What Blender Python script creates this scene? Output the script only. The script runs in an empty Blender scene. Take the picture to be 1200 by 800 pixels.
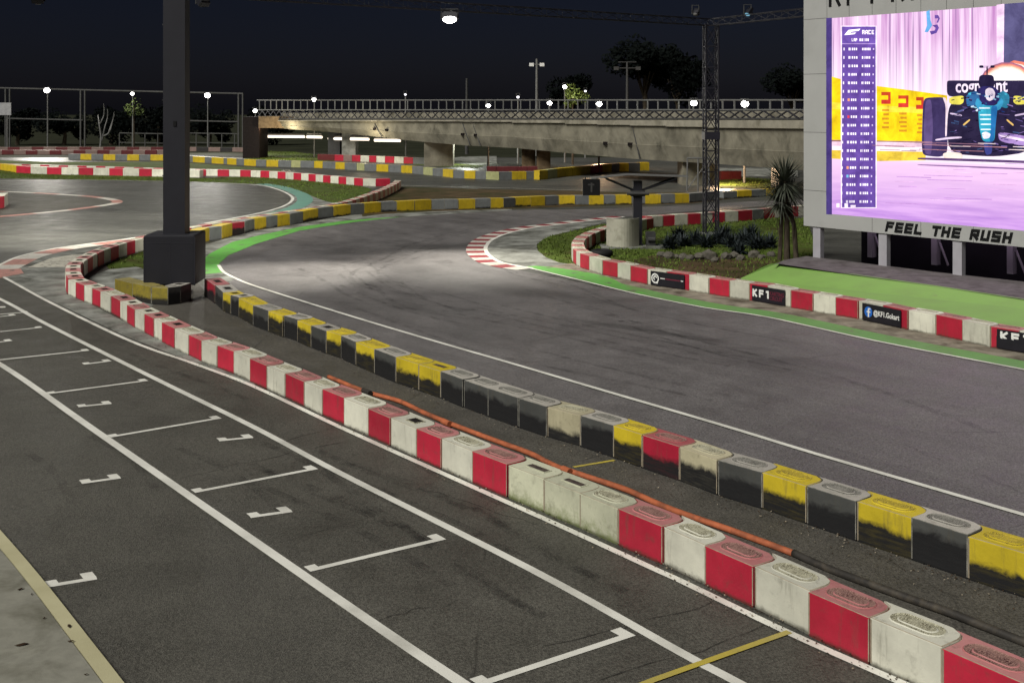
import bpy, bmesh, math, random
from mathutils import Vector, Matrix
random.seed(7)
R = math.radians
sc = bpy.context.scene
C = sc.collection
# ------------------------------------------------------------------ survey of the place
# the photographer stands 5 m up on a balcony; F is the focal length in 1/1200 frame widths, HY the eye level row
F, H, HY, CX = 1400.0, 5.0, 127.0, 600.0
def g(px, py, z=0.0):
    D = F*(H-z)/(py-HY)
    return Vector(((px-CX)/F*D, D, z))
def at(px, D, z=0.0):
    return Vector(((px-CX)/F*D, D, z))
def zat(py, D):
    return H-(py-HY)*D/F
def lerp_poly(poly, x):
    for (x0, y0), (x1, y1) in zip(poly, poly[1:]):
        if (x0 <= x <= x1) or (x1 <= x <= x0):
            t = (x-x0)/(x1-x0) if x1 != x0 else 0
            return y0+(y1-y0)*t
    if abs(x-poly[0][0]) < abs(x-poly[-1][0]):
        (x0, y0), (x1, y1) = poly[0], poly[1]
    else:
        (x0, y0), (x1, y1) = poly[-2], poly[-1]
    return y0+(y1-y0)*(x-x0)/(x1-x0)

# ------------------------------------------------------------------ materials
def newmat(name):
    m = bpy.data.materials.new(name); m.use_nodes = True
    nt = m.node_tree; nt.nodes.clear()
    out = nt.nodes.new('ShaderNodeOutputMaterial')
    b = nt.nodes.new('ShaderNodeBsdfPrincipled')
    nt.links.new(b.outputs[0], out.inputs[0])
    return m, nt, b
def rgb(c): return (c[0], c[1], c[2], 1)
def ramp(nt, a, b_, fac, c0=(0, 0, 0), c1=(1, 1, 1)):
    r = nt.nodes.new('ShaderNodeValToRGB')
    r.color_ramp.elements[0].position = a; r.color_ramp.elements[1].position = b_
    r.color_ramp.elements[0].color = rgb(c0); r.color_ramp.elements[1].color = rgb(c1)
    nt.links.new(fac, r.inputs[0]); return r.outputs[0]
def noise(nt, vec, scale, detail=4, rough=.55, dist=0):
    n = nt.nodes.new('ShaderNodeTexNoise'); n.inputs['Scale'].default_value = scale
    n.inputs['Detail'].default_value = detail; n.inputs['Roughness'].default_value = rough
    n.inputs['Distortion'].default_value = dist
    nt.links.new(vec, n.inputs['Vector']); return n.outputs['Fac']
def mix(nt, fac, a, b_, mode='MIX'):
    n = nt.nodes.new('ShaderNodeMix'); n.data_type = 'RGBA'; n.blend_type = mode
    for sock, v in ((n.inputs[0], fac), (n.inputs[6], a), (n.inputs[7], b_)):
        if isinstance(v, (int, float)): sock.default_value = v
        elif isinstance(v, tuple): sock.default_value = rgb(v)
        else: nt.links.new(v, sock)
    return n.outputs[2]
def mapping(nt, vec, scale=(1, 1, 1), rot=0, loc=(0, 0, 0)):
    m = nt.nodes.new('ShaderNodeMapping')
    m.inputs['Scale'].default_value = scale; m.inputs['Rotation'].default_value = (0, 0, rot)
    m.inputs['Location'].default_value = loc
    nt.links.new(vec, m.inputs['Vector']); return m.outputs[0]
def coords(nt, kind='Object', seeded=False):
    t = nt.nodes.new('ShaderNodeTexCoord'); v = t.outputs[kind]
    if seeded:
        oi = nt.nodes.new('ShaderNodeObjectInfo')
        s = nt.nodes.new('ShaderNodeVectorMath'); s.operation = 'MULTIPLY_ADD'
        nt.links.new(oi.outputs['Random'], s.inputs[0]); s.inputs[1].default_value = (37, 91, 13)
        nt.links.new(v, s.inputs[2]); return s.outputs[0], v, oi.outputs['Random']
    return v
def bump(nt, b, height, strength=.3, dist=.01):
    n = nt.nodes.new('ShaderNodeBump'); n.inputs['Strength'].default_value = strength
    n.inputs['Distance'].default_value = dist
    nt.links.new(height, n.inputs['Height']); nt.links.new(n.outputs[0], b.inputs['Normal'])
def math_(nt, op, a, b_=None, clamp=False):
    n = nt.nodes.new('ShaderNodeMath'); n.operation = op; n.use_clamp = clamp
    for i, v in enumerate((a, b_)):
        if v is None: continue
        if isinstance(v, (int, float)): n.inputs[i].default_value = v
        else: nt.links.new(v, n.inputs[i])
    return n.outputs[0]

def simple(name, c, rough=.7, metal=0, var=.15, scale=3.0, bmp=.15, spec=.3, dirt=None, dirt_amt=.5, dscale=1.2):
    m, nt, b = newmat(name)
    v = coords(nt)
    n = noise(nt, v, scale, 5)
    lo = tuple(x*(1-var) for x in c); hi = tuple(min(1, x*(1+var)) for x in c)
    col = ramp(nt, .3, .7, n, lo, hi)
    if dirt:
        d = ramp(nt, 1-dirt_amt-.12, 1-dirt_amt+.12, noise(nt, v, dscale, 8, .65, .4))
        col = mix(nt, d, col, dirt)
    nt.links.new(col, b.inputs['Base Color'])
    b.inputs['Roughness'].default_value = rough; b.inputs['Metallic'].default_value = metal
    b.inputs['Specular IOR Level'].default_value = spec
    if bmp: bump(nt, b, noise(nt, v, scale*12, 4), bmp, .01)
    return m

def emit(name, c, s):
    m = bpy.data.materials.new(name); m.use_nodes = True
    nt = m.node_tree; nt.nodes.clear()
    out = nt.nodes.new('ShaderNodeOutputMaterial'); e = nt.nodes.new('ShaderNodeEmission')
    if name == 'screen colour':
        v = coords(nt); n = noise(nt, mapping(nt, v, (1.3, 1, 1.3)), 1.6, 7, .65, .5)
        nt.links.new(mix(nt, 1.0, c, ramp(nt, .25, .75, n, (.55, .52, .6), (1.5, 1.5, 1.45)), 'MULTIPLY'), e.inputs[0])
    else: e.inputs[0].default_value = rgb(c)
    e.inputs[1].default_value = s
    nt.links.new(e.outputs[0], out.inputs[0]); return m

def asphalt(name, dark, light, streak_rot, streak=.6, spec=.35, rough=.62):
    m, nt, b = newmat(name)
    v = coords(nt)
    big = noise(nt, v, .16, 5, .6)
    mid = noise(nt, v, 1.3, 6, .62)
    # racing grime runs along the driving line
    sv = mapping(nt, v, (1, 1, 1), streak_rot); sv = mapping(nt, sv, (1.1, .05, 1))
    st = noise(nt, sv, 1.0, 6, .6, .6)
    fine = noise(nt, v, 75, 3, .7)
    grit = nt.nodes.new('ShaderNodeTexVoronoi'); grit.inputs['Scale'].default_value = 60
    nt.links.new(v, grit.inputs['Vector'])
    s = math_(nt, 'ADD', math_(nt, 'MULTIPLY', big, .45), math_(nt, 'MULTIPLY', mid, .25))
    s = math_(nt, 'ADD', s, math_(nt, 'MULTIPLY', st, streak*.5))
    s = math_(nt, 'ADD', s, math_(nt, 'MULTIPLY', fine, .30))
    base = .35+.15+streak*.25
    col = ramp(nt, base-.16, base+.16, s, dark, light)
    sp = ramp(nt, .0, .22, grit.outputs['Distance'], (1.9, 1.85, 1.75), (1, 1, 1))
    k = ramp(nt, .60, .72, noise(nt, v, 22, 2, .5))
    col = mix(nt, k, col, mix(nt, 1.0, col, sp, 'MULTIPLY'))
    col = mix(nt, 1.0, col, ramp(nt, .36, .64, noise(nt, v, 34, 2, .8), (.62,)*3, (1.42,)*3), 'MULTIPLY')
    ptc = ramp(nt, .60, .66, noise(nt, v, .55, 7, .7, .8))
    col = mix(nt, math_(nt, 'MULTIPLY', ptc, .35), col, dark)
    # thin cracks
    vc = nt.nodes.new('ShaderNodeTexVoronoi'); vc.feature = 'DISTANCE_TO_EDGE'; vc.inputs['Scale'].default_value = .22
    nt.links.new(mix(nt, .12, v, noise(nt, v, 2.2, 5)), vc.inputs['Vector'])
    cr = ramp(nt, .0, .0035, vc.outputs['Distance'], (1, 1, 1), (0, 0, 0))
    crm = ramp(nt, .5, .56, noise(nt, v, .35, 3))
    col = mix(nt, math_(nt, 'MULTIPLY', math_(nt, 'MULTIPLY', cr, crm), .55), col, tuple(x*.45 for x in dark))
    nt.links.new(col, b.inputs['Base Color'])
    b.inputs['Specular IOR Level'].default_value = spec
    nt.links.new(ramp(nt, .3, .7, mid, (rough-.1,)*3, (rough+.14,)*3), b.inputs['Roughness'])
    bump(nt, b, math_(nt, 'ADD', grit.outputs['Distance'], fine), .55, .012)
    return m

def paint(name, c, under, wear=.38, rough=.6, wscale=5.0, dirt=(.2, .19, .16)):
    m, nt, b = newmat(name)
    v = coords(nt)
    n = noise(nt, v, wscale, 9, .72)
    w = ramp(nt, 1-wear-.05, 1-wear+.03, n)
    dd = ramp(nt, .42, .75, noise(nt, v, 1.1, 6, .6))
    col = mix(nt, math_(nt, 'MULTIPLY', dd, .55), c, dirt)
    f2 = noise(nt, v, 60, 3, .7)
    w2 = ramp(nt, .62, .70, f2)
    w = math_(nt, 'ADD', w, math_(nt, 'MULTIPLY', w2, .45), True)
    col = mix(nt, w, col, under)
    nt.links.new(col, b.inputs['Base Color']); b.inputs['Roughness'].default_value = rough
    b.inputs['Specular IOR Level'].default_value = .3
    bump(nt, b, f2, .4, .008)
    return m

def plastic(name, c, soot=0.0, moss=0.0, rough=.42, fade=.25, grime=.42):
    """roto-moulded barrier plastic: faded tops, scratches, drips, tyre soot up to a ragged line"""
    m, nt, b = newmat(name)
    v, raw, rnd = coords(nt, seeded=True)
    n = noise(nt, v, 2.2, 6, .6)
    pale = tuple(x+(t-x)*fade for x, t in zip(c, (.50, .47, .42)))
    geo = nt.nodes.new('ShaderNodeNewGeometry')
    sn = nt.nodes.new('ShaderNodeSeparateXYZ'); nt.links.new(geo.outputs['Normal'], sn.inputs[0])
    up = ramp(nt, .5, .9, sn.outputs[2])
    rb = math_(nt, 'ADD', math_(nt, 'MULTIPLY', rnd, .3), .8)
    col = ramp(nt, .3, .75, n, tuple(x*.78 for x in c), tuple(min(1, x*1.12) for x in c))
    col = mix(nt, math_(nt, 'MULTIPLY', up, math_(nt, 'ADD', math_(nt, 'MULTIPLY', n, .7), .35)), col, pale)
    hsv = nt.nodes.new('ShaderNodeHueSaturation'); nt.links.new(col, hsv.inputs['Color']); nt.links.new(rb, hsv.inputs['Value'])
    col = hsv.outputs[0]
    # vertical drips and dirt
    dv = mapping(nt, v, (9, 9, 1.3))
    dr = ramp(nt, .56, .74, noise(nt, dv, 1.0, 7, .65))
    col = mix(nt, math_(nt, 'MULTIPLY', dr, .5), col, (.09, .075, .05))
    bl = ramp(nt, 1-grime-.02, 1-grime+.2, noise(nt, v, 6, 9, .7, .5))
    col = mix(nt, math_(nt, 'MULTIPLY', bl, .55), col, (.075, .065, .045))
    sz = nt.nodes.new('ShaderNodeSeparateXYZ'); nt.links.new(raw, sz.inputs[0])
    z = sz.outputs[2]
    if soot:
        nn = noise(nt, mapping(nt, v, (2.6, 2.6, 3.4)), 1.0, 9, .68, .6)
        lim = math_(nt, 'ADD', math_(nt, 'MULTIPLY', nn, .30), soot-.15)
        lim = math_(nt, 'ADD', lim, math_(nt, 'MULTIPLY', math_(nt, 'SUBTRACT', rnd, .5), .15))
        k = math_(nt, 'MULTIPLY', math_(nt, 'ADD', math_(nt, 'SUBTRACT', lim, z), .02), 13, True)
        sc_ = ramp(nt, .45, .8, noise(nt, mapping(nt, v, (2, 2, 22)), 1.5, 6, .7))
        k = math_(nt, 'MULTIPLY', k, math_(nt, 'SUBTRACT', 1.0, math_(nt, 'MULTIPLY', sc_, .10)))
        k = math_(nt, 'MULTIPLY', k, math_(nt, 'SUBTRACT', 1.0, up))
        col = mix(nt, k, col, (.013, .013, .014))
    else:
        lim = math_(nt, 'MULTIPLY', noise(nt, v, 7, 7, .7), .12)
        k = math_(nt, 'MULTIPLY', math_(nt, 'SUBTRACT', lim, z), 22, True)
        col = mix(nt, math_(nt, 'MULTIPLY', k, .7), col, (.05, .045, .03))
    if moss:
        lim = math_(nt, 'ADD', math_(nt, 'MULTIPLY', noise(nt, v, 8, 8, .75), .7), moss-.42)
        k = math_(nt, 'MULTIPLY', math_(nt, 'SUBTRACT', lim, z), 5, True)
        col = mix(nt, math_(nt, 'MULTIPLY', k, .75), col, (.13, .16, .045))
    nt.links.new(col, b.inputs['Base Color']); b.inputs['Roughness'].default_value = rough+.12
    b.inputs['Specular IOR Level'].default_value = .35
    bump(nt, b, noise(nt, v, 9, 5, .6), .25, .02)
    return m

M = {}
M['asphalt_pit'] = asphalt('pit asphalt', (.046, .044, .037), (.104, .099, .084), R(-30), .35)
M['asphalt_track'] = asphalt('track asphalt', (.080, .074, .074), (.178, .167, .166), R(-36), .6, .5, .52)
M['asphalt_far'] = asphalt('old asphalt', (.026, .027, .024), (.10, .10, .088), R(-75), 1.1, .5, .5)
M['gutter'] = asphalt('gutter asphalt', (.046, .043, .037), (.105, .097, .083), R(-38), .8)
def dark_patches(m, spots, ink, amt):
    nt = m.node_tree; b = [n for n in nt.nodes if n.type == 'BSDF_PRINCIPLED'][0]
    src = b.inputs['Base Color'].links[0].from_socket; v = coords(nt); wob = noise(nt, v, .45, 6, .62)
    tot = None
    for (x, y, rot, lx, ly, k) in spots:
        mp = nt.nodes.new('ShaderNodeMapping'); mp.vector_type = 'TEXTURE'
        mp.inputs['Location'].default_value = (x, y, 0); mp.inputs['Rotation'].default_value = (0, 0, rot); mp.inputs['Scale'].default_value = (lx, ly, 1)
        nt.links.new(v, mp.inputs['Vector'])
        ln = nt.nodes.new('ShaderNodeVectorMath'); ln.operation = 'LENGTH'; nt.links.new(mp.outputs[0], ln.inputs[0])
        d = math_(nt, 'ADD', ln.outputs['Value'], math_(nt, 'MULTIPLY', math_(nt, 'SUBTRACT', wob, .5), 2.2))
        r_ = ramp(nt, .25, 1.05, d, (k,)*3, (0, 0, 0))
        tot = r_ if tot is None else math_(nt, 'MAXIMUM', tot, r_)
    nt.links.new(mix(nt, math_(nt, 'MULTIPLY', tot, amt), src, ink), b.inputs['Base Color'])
def sg(px, py): p = g(px, py); return p.x, p.y
dark_patches(M['asphalt_track'], [(*sg(500,290), R(-20), 3.4, 2.2, 1), (*sg(430,293), R(10), 2.6, 2.0, .7), (*sg(470,360), R(-30), 3.6, 1.2, .75), (*sg(640,345), R(-40), 5, .9, .6), (*sg(350,286), R(20), 3, 2.2, .6), (*sg(760,388), R(-42), 3, .30, .9), (*sg(900,300+120), R(-40), 4, .5, .4)], (.030, .029, .028), .62)  # shade between the lamp pools painted into the asphalt colour, with some rubber
M['concrete'] = simple('worn concrete', (.23, .235, .215), .85, 0, .3, 1.5, .3, .2, (.055, .055, .045), .45, .9)
M['concrete_pit'] = simple('apron concrete', (.22, .215, .18), .85, 0, .12, 8, .25, .2, (.11, .105, .08), .4, 1.5)
M['bridge_concrete'] = simple('bridge concrete', (.21, .195, .15), .9, 0, .25, .8, .2, .15, (.07, .065, .05), .42, .5)
M['soffit'] = simple('deck edge concrete', (.27, .25, .20), .9, 0, .2, 1, .2, .15, (.12, .11, .08), .4, .6)
M['soil'] = simple('bare soil', (.075, .052, .028), .95, 0, .35, 1.2, .5, .1, (.03, .035, .012), .45, .5)
M['turf'] = simple('turf', (.065, .095, .018), .95, 0, .4, 1.4, .6, .1, (.055, .045, .018), .42, .8)
M['ground'] = simple('dark ground', (.022, .024, .014), .95, 0, .4, .3, .3, .1)
M['green'] = paint('green paint', (.115, .36, .07), (.13, .15, .10), .40, .6, 2.0, (.12, .24, .07))
M['green_bank'] = paint('bank green paint', (.20, .36, .085), (.19, .24, .10), .34, .6, 1.2, (.17, .26, .08))
M['green_worn'] = paint('worn green paint', (.14, .30, .09), (.16, .17, .12), .36, .6, 1.5, (.13, .19, .09))
M['teal'] = paint('teal paint', (.14, .30, .24), (.10, .12, .11), .36, .6, 2.5, (.12, .2, .17))
M['white_line'] = paint('white line paint', (.72, .71, .65), (.12, .11, .09), .24, .6, 6)
M['white_worn'] = paint('worn white paint', (.46, .44, .37), (.085, .08, .065), .42, .6, 5)
M['yellow_line'] = paint('yellow line paint', (.50, .40, .055), (.09, .08, .05), .33, .6, 6)
M['cream_kerb'] = paint('cream kerb paint', (.46, .43, .27), (.36, .34, .22), .3, .6, 4, (.3, .27, .15))
M['kerb_red'] = paint('kerb red paint', (.24, .035, .045), (.08, .06, .055), .40, .6, 4, (.18, .07, .06))
M['kerb_pink'] = paint('kerb faded red paint', (.42, .2, .17), (.13, .11, .09), .42, .6, 4, (.28, .16, .13))
M['kerb_white'] = paint('kerb white paint', (.52, .50, .45), (.12, .11, .09), .38, .6, 4)
M['red'] = plastic('red plastic', (.46, .018, .045), fade=.55)
M['white'] = plastic('cream plastic', (.63, .62, .52), fade=.1, grime=.39)
M['moss'] = plastic('mossy cream plastic', (.56, .565, .42), moss=.24, fade=.1, grime=.44)
M['red_soot'] = plastic('sooty red plastic', (.40, .015, .04), soot=.30, fade=.3)
M['cream_soot'] = plastic('sooty cream plastic', (.46, .42, .28), soot=.22, fade=.1)
M['yellow'] = plastic('sooty yellow plastic', (.60, .46, .025), soot=.29, fade=.02, grime=.36)
M['grey'] = plastic('sooty grey plastic', (.075, .077, .073), soot=.33, fade=1.15, grime=.36)
M['yellow_dull'] = plastic('dull yellow plastic', (.26, .21, .03), soot=.12, fade=.15, grime=.5)
M['yellow_far'] = plastic('yellow plastic', (.62, .44, .02), soot=.06, fade=.05)
M['grey_far'] = plastic('grey plastic', (.17, .18, .18), soot=.05, fade=.3)
M['cream_far'] = plastic('pale yellow plastic', (.42, .43, .2), soot=.03, fade=.1)
M['dark_red'] = plastic('dark red plastic', (.13, .018, .022), fade=.1)  # darker red version of the block plastic
M['dark_pink'] = plastic('dull cream plastic', (.25, .17, .15), fade=.1)  # duller, darker cream version of the block plastic
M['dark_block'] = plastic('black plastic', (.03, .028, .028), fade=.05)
M['worn_pale'] = simple('scuffed edge', (.32, .27, .20), .7, 0, .3, 8, .1, .2, (.2, .17, .12), .45, 6)
M['worn_dark'] = simple('scuffed dark edge', (.24, .23, .20), .7, 0, .3, 8, .1, .2, (.05, .05, .04), .45, 6)
M['slot'] = simple('slot interior', (.015, .012, .012), .9, 0, .2, 5, 0, .1)
M['slot_dusty'] = simple('dusty slot', (.12, .095, .075), .9, 0, .3, 9, 0, .1, (.04, .03, .03), .5, 8)
def emblem(name, c, ink):
    m, nt, b = newmat(name)
    v, raw, rnd = coords(nt, seeded=True)
    w = nt.nodes.new('ShaderNodeTexWave'); w.inputs['Scale'].default_value = 5.5
    w.inputs['Distortion'].default_value = 9; w.inputs['Detail'].default_value = 4; w.inputs['Detail Scale'].default_value = 3.0
    nt.links.new(mapping(nt, v, (3.2, 1.6, 1)), w.inputs['Vector'])
    k = ramp(nt, .45, .62, w.outputs['Fac'])
    k2 = ramp(nt, .35, .6, noise(nt, v, 6, 6, .65))
    nt.links.new(mix(nt, math_(nt, 'MULTIPLY', k, k2), c, ink), b.inputs['Base Color'])
    b.inputs['Roughness'].default_value = .7
    bump(nt, b, w.outputs['Fac'], .6, .01)
    return m
M['em_white'] = emblem('dirty cream emblem', (.50, .48, .35), (.085, .07, .035))
M['em_red'] = emblem('dirty red emblem', (.34, .19, .16), (.07, .02, .02))
M['em_yellow'] = emblem('dirty yellow emblem', (.58, .44, .04), (.16, .12, .02))
M['em_grey'] = emblem('dirty grey emblem', (.27, .26, .23), (.07, .065, .055))
M['orange'] = simple('orange pipe', (.37, .105, .045), .65, 0, .25, 5, .2, .3, (.13, .05, .03), .42, 3)
M['black_pipe'] = simple('black pipe', (.03, .027, .024), .6, 0, .3, 5, .1, .3, (.09, .075, .055), .4, 3)
M['column'] = simple('dark painted steel', (.017, .017, .023), .55, 0, .1, 3, .05, .35)
M['pad'] = simple('dark column pad', (.014, .014, .019), .7, 0, .12, 2, .1, .3)
M['truss'] = simple('black truss steel', (.018, .018, .024), .45, .2, .15, 3, 0, .5)
M['galv'] = simple('galvanised steel', (.17, .17, .165), .5, .3, .2, 3, 0, .4)
M['dim_steel'] = simple('weathered steel', (.05, .05, .05), .6, .2, .2, 3, 0, .4)
M['fence_steel'] = simple('grey fence steel', (.085, .085, .082), .6, .2, .2, 3, 0, .3)
M['cabinet'] = simple('grey cladding panel', (.36, .36, .355), .5, 0, .06, .6, 0, .35, (.30, .30, .29), .35, .5)
M['post'] = simple('grey painted post', (.34, .33, .36), .6, 0, .1, 2, 0, .3)
M['ink'] = simple('black lettering', (.006, .006, .007), .5, 0, .1, 3, 0, .3)
M['board'] = simple('black banner', (.012, .011, .016), .45, 0, .2, 4, 0, .4)
M['print_white'] = simple('white print', (.72, .72, .70), .5, 0, .05, 4, 0, .3)
M['print_red'] = simple('dull red print', (.14, .02, .04), .5, 0, .05, 4, 0, .3)
M['print_blue'] = simple('blue print', (.02, .13, .50), .5, 0, .05, 4, 0, .3)
M['bark'] = simple('bark', (.06, .048, .035), .9, 0, .35, 4, .5, .1)
M['leaf_dark'] = simple('dark leaves', (.005, .0065, .006), .9, 0, .5, .8, 0, .02)
M['leaf_green'] = simple('green leaves', (.06, .085, .02), .7, 0, .5, 1.2, 0, .3)
M['leaf_blue'] = simple('blue green strap leaves', (.020, .028, .030), .7, 0, .4, 2, 0, .35)
M['blade'] = simple('grass blades', (.085, .125, .02), .8, 0, .5, .9, 0, .2)
M['yucca'] = simple('yucca leaves', (.055, .062, .045), .55, 0, .35, 2, 0, .35)
M['rock'] = simple('rough stone', (.11, .10, .085), .9, 0, .3, 4, .5, .2, (.04, .04, .025), .45, 4)
M['rubber'] = simple('tyre rubber', (.012, .012, .013), .75, 0, .2, 4, .1, .2)
M['panel_cream'] = simple('cream curved panel', (.42, .41, .33), .55, 0, .12, 1.5, 0, .3, (.16, .15, .11), .35, 2)
M['ply'] = simple('plywood boards', (.17, .12, .07), .9, 0, .3, 2.5, 0, .15, (.08, .055, .03), .4, 2)
M['dead_leaf'] = simple('dead leaf', (.04, .025, .015), .9, 0, .3, 5, 0, .1)
M['lamp'] = emit('lit lamp', (1, .97, .92), 30)
M['lamp_soft'] = emit('lit lamp glass', (.95, .93, 1), 2.5)
M['glass_glow'] = emit('painted glow on unlit lamp glass', (.25, .55, .75), .55)  # emission stands in for light caught by unlit glass
M['tube'] = emit('lit tube', (1, .84, .66), 1.9)

# ------------------------------------------------------------------ object helpers
def tag(o, label=None, cat=None, group=None, kind=None):
    if label: o['label'] = label
    if cat: o['category'] = cat
    if group: o['group'] = group
    if kind: o['kind'] = kind
    return o
def link(name, me, mats, parent=None, loc=None, rz=0):
    o = bpy.data.objects.new(name, me); C.objects.link(o)
    if not isinstance(mats, (list, tuple)): mats = [mats]
    if me is not None and len(me.materials) == 0:
        for m in mats: me.materials.append(m)
    if parent: o.parent = parent
    if loc is not None: o.location = loc
    o.rotation_euler[2] = rz
    return o
def empty(name, loc, rz=0):
    o = bpy.data.objects.new(name, None); C.objects.link(o)
    o.location = loc; o.rotation_euler[2] = rz; return o
class MB:
    def __init__(s): s.v = []; s.f = []; s.mi = []
    def face(s, pts, mi=0):
        b = len(s.v); s.v += [tuple(p) for p in pts]; s.f.append(tuple(range(b, b+len(pts)))); s.mi.append(mi)
    def box(s, lo, hi, mi=0, rot=None, org=(0, 0, 0)):
        x0, y0, z0 = lo; x1, y1, z1 = hi
        c = [Vector(p) for p in ((x0,y0,z0),(x1,y0,z0),(x1,y1,z0),(x0,y1,z0),(x0,y0,z1),(x1,y0,z1),(x1,y1,z1),(x0,y1,z1))]
        if rot is not None: c = [rot @ p for p in c]
        c = [p+Vector(org) for p in c]
        b = len(s.v); s.v += [tuple(p) for p in c]
        for q in ((0,3,2,1),(4,5,6,7),(0,1,5,4),(1,2,6,5),(2,3,7,6),(3,0,4,7)):
            s.f.append(tuple(b+i for i in q)); s.mi.append(mi)
    def tube(s, pts, r, n=8, mi=0, caps=True):
        pts = [Vector(p) for p in pts]
        rr = r if isinstance(r, (list, tuple)) else [r]*len(pts)
        b = len(s.v); prev = None
        for i, p in enumerate(pts):
            t = (pts[min(i+1, len(pts)-1)]-pts[max(i-1, 0)])
            if t.length < 1e-9: t = Vector((0, 0, 1))
            t.normalize()
            if prev is None:
                a = Vector((0, 0, 1)) if abs(t.z) < .9 else Vector((1, 0, 0))
                u = t.cross(a).normalized()
            else:
                u = (prev-t*prev.dot(t)).normalized()
            prev = u; w = t.cross(u)
            for k in range(n):
                a = 2*math.pi*(k+.5)/n
                s.v.append(tuple(p+(u*math.cos(a)+w*math.sin(a))*rr[i]))
        for i in range(len(pts)-1):
            for k in range(n):
                k2 = (k+1) % n
                s.f.append((b+i*n+k, b+i*n+k2, b+(i+1)*n+k2, b+(i+1)*n+k)); s.mi.append(mi)
        if caps:
            s.f.append(tuple(b+k for k in range(n))[::-1]); s.mi.append(mi)
            e = b+(len(pts)-1)*n
            s.f.append(tuple(e+k for k in range(n))); s.mi.append(mi)
    def disc(s, c, nrm, r, n=16, mi=0):
        nrm = Vector(nrm).normalized(); a = Vector((0, 0, 1)) if abs(nrm.z) < .9 else Vector((1, 0, 0))
        u = nrm.cross(a).normalized(); w = nrm.cross(u)
        s.face([Vector(c)+(u*math.cos(2*math.pi*k/n)+w*math.sin(2*math.pi*k/n))*r for k in range(n)], mi)
    def mesh(s, name='m', smooth=False):
        me = bpy.data.meshes.new(name); me.from_pydata(s.v, [], s.f)
        for p, i in zip(me.polygons, s.mi): p.material_index = i; p.use_smooth = smooth
        me.update(); return me
    def build(s, name, mats, parent=None, loc=None, rz=0, smooth=False):
        return link(name, s.mesh(name, smooth), mats, parent, loc, rz)
def catmull(pts, n=6):
    pts = [Vector(p) for p in pts]; out = []
    for i in range(len(pts)-1):
        p0 = pts[max(i-1, 0)]; p1 = pts[i]; p2 = pts[i+1]; p3 = pts[min(i+2, len(pts)-1)]
        for k in range(n):
            t = k/n
            out.append(.5*((2*p1)+(p2-p0)*t+(2*p0-5*p1+4*p2-p3)*t*t+(3*p1-p0-3*p2+p3)*t*t*t))
    out.append(pts[-1]); return out

# ------------------------------------------------------------------ ground sheets
def sheet(name, pts, m, z, kind='structure', smooth_n=0, parent=None):
    pts = [Vector((p[0], p[1])) for p in pts]
    P = [g(p.x, p.y, 0) for p in pts]
    if smooth_n: P = catmull(P+[P[0]], smooth_n)[:-1]
    bm = bmesh.new()
    vs = [bm.verts.new((p.x, p.y, z)) for p in P]
    f = bm.faces.new(vs); f.normal_update()
    if f.normal.z < 0: f.normal_flip()
    bmesh.ops.triangulate(bm, faces=bm.faces[:])
    me = bpy.data.meshes.new(name); bm.to_mesh(me); bm.free()
    o = link(name, me, m, parent)
    if kind: o['kind'] = kind
    return o
def ribbon(name, P, w, mats, z, side=0.0, seg=None, parent=None, kind='structure', n=6, smooth=True):
    """painted band along world polyline P; side 0 = centred, +1 / -1 = wholly to one side; seg = length of alternating colours"""
    P = [Vector((p[0], p[1], 0)) for p in P]
    if smooth and len(P) > 2: P = catmull(P, n)
    if seg:
        L = [0]
        for a, b in zip(P, P[1:]): L.append(L[-1]+(b-a).length)
        k = max(1, round(L[-1]/seg)); Q = []; idx = []
        sub = 3
        for j in range(k*sub+1):
            d = L[-1]*j/(k*sub)
            for i in range(len(L)-1):
                if L[i+1] >= d-1e-9: break
            t = (d-L[i])/max(1e-9, L[i+1]-L[i]); Q.append(P[i].lerp(P[i+1], t))
        P = Q
    mb = MB(); lft = []; rgt = []
    for i, p in enumerate(P):
        t = (P[min(i+1, len(P)-1)]-P[max(i-1, 0)]).normalized(); nrm = Vector((-t.y, t.x, 0))
        ww = w(i/(len(P)-1)) if callable(w) else w
        a = p+nrm*ww*(.5+side*.5); b = p-nrm*ww*(.5-side*.5)
        lft.append((a.x, a.y, z)); rgt.append((b.x, b.y, z))
    for i in range(len(P)-1):
        mb.face([rgt[i], rgt[i+1], lft[i+1], lft[i]], ((i//3) % len(mats)) if seg else 0)
    o = mb.build(name, mats, parent)
    if kind: o['kind'] = kind
    return o

gr = MB(); gr.face([(-600, -80, 0), (600, -80, 0), (600, 900, 0), (-600, 900, 0)])
gr.build('ground', M['ground'])['kind'] = 'structure'
tr = MB(); tr.face([(-72, -20, .004), (60, -20, .004), (60, 121, .004), (-72, 121, .004)])
tr.build('race_track', M['asphalt_far'])['kind'] = 'structure'

L0 = [(-60,292),(0,323),(57,354),(150,399),(225,426),(295,452.5),(400,502),(533,562),(600,592),(667,622),(767,668),(800,683),(927,744),(1060,803),(1200,866)]
L1 = [(-80,315),(0,351),(50,378),(175,441),(295,500),(400,556),(620,667),(800,767),(868,803),(1100,930)]
L2 = [(-100,372),(0,427.5),(104,500),(400,706),(543,803),(800,975)]
WL = [(256,311),(262,319),(275,326),(300,336),(400,367.5),(500,397.5),(600,426.5),(700,456),(850,500),(958,533),(1200,604),(1500,692)]
# asphalt of the pit straight (from the white line at the barrier to the apron)
sheet('pit_lane', [(-120,262)]+L0+[(1500,1000),(1500,1500),(-900,1500),(-900,640),(-300,330)], M['asphalt_pit'], .008)
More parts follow.
